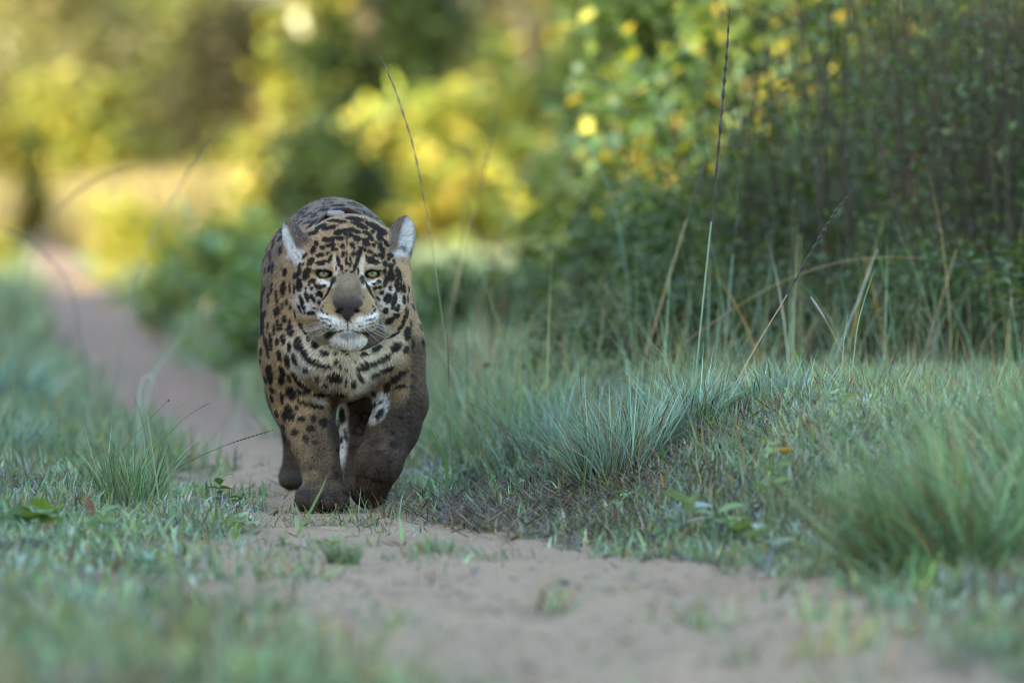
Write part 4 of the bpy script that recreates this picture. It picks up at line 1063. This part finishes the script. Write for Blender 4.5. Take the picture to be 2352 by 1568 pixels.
GRN = (.20, .30, .16); TAN = (.40, .30, .16); BRN = (.10, .07, .05); TEA = (.20, .33, .26); RUST = (.16, .075, .04)
def make_stems():
    stem('tallest green stem with long dark seed head above the bank', [(1598, 860), (1620, 640), (1645, 400), (1661, 220), (1671, 100), (1678, -40)], 16.9, .0022, (.26, .38, .22), (.42, .93), hr=3.0)
    stem('slanting golden stem with dark beaded seed head', [(1728, 812), (1800, 690), (1875, 560), (1925, 480), (1981, 410)], 16.6, .0017, TAN, (.42, .92), hr=3.2, bump=.7)
    stem('thin stem curving up past the right ear of the cat', [(1040, 960), (1024, 800), (1010, 690), (985, 520), (950, 340), (905, 200), (862, 108)], 17.3, .0016, GRN, (.55, .97), (.10, .09, .07), hr=2.0)
    stem('blurred leaning stem with dark top between the two tall ones', [(1488, 800), (1560, 560), (1600, 430), (1628, 345)], 18.8, .0024, TAN, (.55, .98), (.06, .05, .04), hr=1.7)
    stem('upright stem with dark head close behind the tallest one', [(1668, 760), (1682, 600), (1690, 520), (1696, 365)], 18.6, .0022, TEA, (.52, .98), (.05, .045, .04), hr=1.7)
    stem('pale stem arching over toward the sunlit bush', [(1458, 800), (1440, 640), (1415, 500), (1385, 400), (1340, 335), (1280, 312)], 19.6, .0022, (.15, .22, .17))
    stem('straight brown stem with faded head before the thicket', [(1822, 850), (1820, 650), (1824, 420)], 19.6, .003, (.22, .16, .10), (.6, .98), (.07, .055, .05), hr=1.5)
    stem('second straight tan stem against the thicket', [(1838, 850), (1834, 700), (1838, 540)], 19.8, .0026, (.24, .19, .11))
    stem('long tan blade arching low across the thicket', [(1510, 840), (1610, 760), (1750, 670), (1880, 615), (2000, 592), (2125, 592)], 18.4, .0017, (.30, .21, .10))
    stem('thick tan stalk leaning beside the twiggy shrub', [(2080, 930), (2130, 790), (2165, 680), (2197, 572)], 18.9, .0036, (.27, .20, .12))
    stem('pale green stalk leaning toward the twiggy shrub', [(1935, 780), (1975, 680), (2015, 572)], 18.2, .003, (.28, .36, .30))
    stem('short stem with fluffy grey seed head leaning from the bank crest', [(1950, 845), (1905, 750), (1860, 678)], 16.6, .0012, TAN, (.74, .99), (.30, .26, .24), hr=4.0, bump=.3)
    stem('blurred stem with dark slender head before the yellow bush', [(1000, 960), (1040, 700), (1085, 500), (1115, 380), (1152, 188)], 20.5, .0026, (.26, .26, .14), (.62, .98), (.12, .10, .05), hr=1.7)
    stem('faint stem before the bright yellow bush', [(985, 930), (1030, 700), (1062, 540), (1082, 330)], 22.5, .0026, (.24, .25, .13))
    stem('faint leaning stem beside the yellow bush', [(1040, 900), (1110, 660), (1190, 430), (1222, 330)], 22.8, .0026, (.26, .24, .14))
    stem('long slender stem rising over the bend of the track', [(262, 900), (290, 740), (325, 600), (400, 450), (470, 340), (538, 262)], 20.5, .0026, (.22, .27, .19), (.68, .98), (.10, .11, .07), hr=1.5)
    stem('dark stem arching over the lit part of the track', [(30, 990), (40, 760), (62, 620), (112, 505), (215, 415), (335, 380)], 22.0, .003, (.22, .22, .14), (.62, .99), (.09, .07, .04), hr=1.8)
    stem('dark drooping stem over the bare track end', [(210, 960), (190, 800), (160, 660), (105, 585), (50, 545), (-15, 515)], 21.5, .0032, (.18, .19, .13), (.6, .99), (.07, .055, .045), hr=1.7)
    stem('dark wiry stem reaching out over the sand toward the cat', [(400, 1080), (440, 1056), (530, 1018), (634, 985)], 16.3, .0013, BRN, (.72, .99), (.05, .04, .035), hr=1.8)
    stem('thin wiry stem with a seed bead over the sand', [(284, 1090), (350, 1035), (425, 960), (486, 922)], 16.5, .0010, (.14, .10, .06), (.86, .99), (.12, .08, .05), hr=1.8)
    stem('wiry stem carrying a small dark burr', [(245, 1085), (300, 1010), (375, 930), (392, 917)], 16.6, .0010, (.13, .10, .06), (.84, .92), (.025, .02, .018), hr=5.5, bump=.2)
    stem('short brown wiry stem on the sand verge', [(355, 1100), (410, 1075), (463, 1047)], 16.2, .0010, RUST)
    stem('green arching thread over the sand verge', [(340, 1060), (380, 960), (450, 915), (538, 912)], 16.9, .0010, GRN)
    stem('upright reddish stem on the sand verge', [(345, 1060), (325, 960), (306, 905)], 16.7, .0010, RUST)
    stem('upright green spear on the sand verge', [(365, 1150), (352, 1050), (338, 955)], 15.8, .0030, GRN)
    stem('dark red stem fanning from the bank beside the lifted leg', [(1178, 1006), (1120, 950), (1066, 919)], 16.5, .0011, RUST)
    stem('steeper dark red stem of the fan beside the lifted leg', [(1174, 1002), (1135, 945), (1102, 894)], 16.5, .0011, RUST)
    stem('most upright dark red stem of the fan beside the lifted leg', [(1192, 984), (1180, 950), (1168, 916)], 16.55, .0010, RUST)
    stem('dark stub of a seed stalk above the blue green tussock', [(1338, 940), (1334, 890), (1333, 838)], 16.3, .0013, BRN)
    stem('rusty tipped stalk right beside the lifted leg', [(1036, 985), (1032, 880), (1028, 760)], 17.0, .0022, (.24, .27, .12), (.62, .98), (.17, .085, .04), hr=1.3)
    stem('curled dark red stalk on the bank crest', [(2035, 900), (2048, 840), (2066, 798)], 16.7, .0014, RUST, (.5, .98), (.11, .03, .02), hr=2.4)
    G1 = (.24, .36, .22); G2 = (.30, .40, .33)
    blade('wide green blade standing on the bank crest', [(1850, 890), (1838, 840), (1822, 796)], 16.5, .006, (.22, .36, .12))
    blade('tall thin blade on the bank crest', [(1955, 880), (1968, 760), (1985, 690), (2010, 615)], 16.7, .003, G1)
    blade('slim blade leaning beside the thin tall one', [(1930, 880), (1938, 790), (1948, 720)], 16.6, .003, G1)
    blade('long blade leaning out of the bank toward the stems', [(1545, 930), (1530, 830), (1480, 770)], 16.6, .003, G1)
    blade('broad green blade beside the lifted leg', [(1025, 1060), (1005, 1020), (985, 975)], 16.7, .010, (.17, .27, .10))
    blade('green blade crossing before the planted paw', [(640, 1300), (690, 1215), (735, 1130), (752, 1090)], 15.2, .007, (.16, .25, .08))
    blade('straight blade before the sand verge', [(402, 1250), (392, 1130), (378, 1020)], 15.3, .006, (.18, .28, .14))
    blade('blurred wide blade on the sand edge', [(520, 1290), (545, 1240), (600, 1215)], 14.3, .008, (.20, .30, .20))
    blade('pale drooping blade on the far verge', [(330, 960), (345, 880), (372, 830), (430, 760)], 21.5, .009, G2)
    blade('pale curled blade over the far sand', [(318, 950), (325, 880), (345, 862), (362, 900)], 19.5, .008, (.34, .42, .38))

# ================================================================ leafy plants
def leaf_mesh(serr=.06, wide=.34, fold=.18, n=9):
    t = np.linspace(0, 1, n); w = wide * np.sin(np.pi * t ** .8) ** .8; w[0] = .03; w[-1] = .0
    w = w * (1 + serr * np.where(np.arange(n) % 2, 1, -1))
    z = -.22 * t ** 2
    L = np.stack([-w, t, z + fold * w], 1); M = np.stack([0 * t, t, z], 1); R = np.stack([w, t, z + fold * w], 1)
    i = np.arange(n - 1)
    Q = np.concatenate([np.stack([i, n + i, n + i + 1, i + 1], 1), np.stack([n + i, 2 * n + i, 2 * n + i + 1, n + i + 1], 1)])
    return np.concatenate([L, M, R]), Q

def leafy(label, u, v, Y, h, nl, L, colr, serr=.08, wide=.34, seed=1, spread=.02, flat=.5, name='leafy_plant'):
    R = np.random.default_rng(seed)
    b = PY(u, v, Y); z = ground_z(b[0], b[1])
    root = obj(name, None, label=label, cat='plant', loc=(b[0], b[1], z))
    lv, lq = leaf_mesh(serr, wide)
    mes = [new_mesh('leaf', lv, lq, np.tile(np.array(colr) * k, (len(lv), 1)), smooth=True) for k in (.75, 1.0, 1.3)]
    top = np.array([R.normal(0, spread), R.normal(0, spread * .5), h]); sp = spline([np.array([0, 0, -.003]), top * .5 + np.array([.004, 0, 0]), top], 8)
    tv, tq = tube(sp, np.linspace(.0022, .001, 8) * max(1, h / .08), 5)
    obj('stem', new_mesh('stem', tv, tq, np.tile((.15, .17, .07), (len(tv), 1)), smooth=True), M_stem, root)
    for k in range(nl):
        p = sp[min(7, 2 + int(6 * k / nl))] + R.normal(0, spread * .3, 3) * np.array([1, 1, .2])
        az = k * 2.4 + R.normal(0, .3); el = R.uniform(-.2, .7) * (1 - flat) + .25
        o = obj('leaf', mes[k % 3], M_leaf, root)
        o.location = p; o.rotation_euler = (el, R.normal(0, .35), az); s = L * R.uniform(.7, 1.2); o.scale = (s, s, s)
    return root

def make_plants():
    g = (.12, .22, .08)
    leafy('upright sprig of toothed leaves at the edge of the sand', 500, 1092, 16.25, .075, 11, .036, g, .14, .32, 1, .012, .3)
    leafy('small leafy sprig beside the upright toothed one', 545, 1098, 16.2, .04, 8, .028, g, .10, .30, 2, .012)
    leafy('dark clump of toothed leaves among the wiry stems', 240, 1045, 16.8, .06, 14, .05, (.085, .15, .065), .14, .34, 3, .04, .8)
    leafy('dark toothed leaves next to the clump among the wiry stems', 305, 1058, 16.6, .05, 10, .045, (.09, .16, .07), .14, .34, 4, .03, .8)
    leafy('low leaves under the wiry stem over the sand', 430, 1098, 16.2, .035, 10, .032, (.13, .21, .10), .1, .3, 5, .03)
    leafy('broad round blurred leaves on the near verge', 45, 1275, 14.6, .035, 9, .065, (.12, .20, .07), .0, .42, 6, .03, .7)
    leafy('bright broad leaves beside the round blurred ones', 110, 1250, 14.8, .045, 7, .05, (.18, .28, .08), .0, .38, 7, .02, .4)
    leafy('bright upright leaves on the near verge', 265, 1250, 14.8, .05, 8, .05, (.19, .29, .10), .0, .30, 8, .02, .1)
    leafy('pale leaves standing before the planted paw', 560, 1215, 15.3, .045, 7, .05, (.22, .33, .17), .0, .30, 9, .02, .3)
    leafy('low pale rosette on the sand before the verge', 380, 1330, 13.9, .03, 9, .05, (.26, .34, .25), .0, .28, 10, .03, .8)
    leafy('bright rosette by the small dark tuft', 745, 1262, 14.6, .02, 8, .035, (.20, .30, .12), .0, .28, 11, .02, .8)
    leafy('small leafed sprig under the dark red stems', 1192, 1020, 16.3, .05, 7, .03, (.16, .26, .12), .1, .28, 12, .02, .3)
    leafy('bright leaf cluster below the blue green tussock', 1395, 1110, 15.5, .05, 7, .04, (.21, .33, .11), .0, .34, 13, .02, .4)
    leafy('drooping pale leaves at the foot of the bank', 1560, 1260, 14.6, .07, 7, .07, (.24, .33, .26), .0, .2, 14, .03, .1)
    leafy('bright leaves low on the bank by the sand', 1690, 1215, 14.4, .06, 8, .05, (.23, .33, .12), .0, .3, 15, .03, .5)
    leafy('pale leafed herb beside the drooping tussock', 1770, 1270, 14.0, .07, 10, .05, (.25, .34, .25), .0, .3, 16, .04, .6)
    leafy('tall herb with yellow green leaves beside the flower', 1755, 1180, 14.6, .14, 12, .045, (.22, .31, .10), .0, .3, 17, .02, .3)
    leafy('low bright herb on the top of the bank', 1935, 1030, 15.4, .06, 9, .04, (.21, .31, .12), .0, .32, 18, .03, .5)
    # the flower
    b = PY(1800, 1150, 14.6); z = ground_z(b[0], b[1])
    root = obj('yellow_flower', None, label='single yellow flower on the bank', cat='flower', loc=(b[0], b[1], z))
    t = PY(1803, 1040, 14.6) - np.array([b[0], b[1], z])
    sp = spline([np.array([0, 0, -.004]), t * .5 + np.array([.006, 0, 0]), t], 9); tv, tq = tube(sp, .0016, 5)
    obj('stem', new_mesh('stem', tv, tq, np.tile((.16, .24, .08), (len(tv), 1)), smooth=True), M_stem, root)
    lv, lq = leaf_mesh(.0, .42, .3); pm = new_mesh('petal', lv, lq, np.tile((.62, .36, .02), (len(lv), 1)), smooth=True)
    for k in range(6):
        o = obj('petal', pm, M_leaf, root); o.location = t; o.rotation_euler = (.6, 0, k * 1.047); o.scale = (.026,) * 3
    # fallen leaves
    for i, (lab, u, v, L, c) in enumerate((('dark fallen leaf on the litter beside the track', 1130, 1190, .06, (.035, .03, .035)), ('brown fallen leaf below the lifted paw', 905, 1190, .035, (.16, .08, .04)),
            ('curled brown leaf on the bare sand', 1270, 1345, .05, (.10, .07, .05)), ('dark fallen leaf at the foot of the bank', 1535, 1285, .045, (.05, .05, .05)), ('reddish leaf standing in the near verge', 205, 1215, .05, (.20, .085, .05)),
            ('rusty fallen leaf among the near verge leaves', 150, 1230, .05, (.16, .07, .03)), ('yellow fallen blade on the litter by the lifted paw', 1010, 1165, .04, (.42, .33, .08)))):
        Y = 11956 / (v - 440) if i != 4 else 15.2
        b = PY(u, v, Y); lv, lq = leaf_mesh(.05, .28, .35)
        z = ground_z(b[0], b[1]); Rr = np.random.default_rng(60 + i)
        o = obj('fallen_leaf', new_mesh('fallen_leaf', lv * L, lq, np.tile(c, (len(lv), 1)), smooth=True), M_leaf, label=lab, cat='fallen leaf', loc=(b[0], b[1], z + .012))
        o.rotation_euler = (.1, .2, Rr.uniform(0, 6.28)) if i != 4 else (1.3, .2, .6)

make_ground()
make_background()
make_turf()
make_tussocks()
make_stems()
make_plants()
make_jaguar()
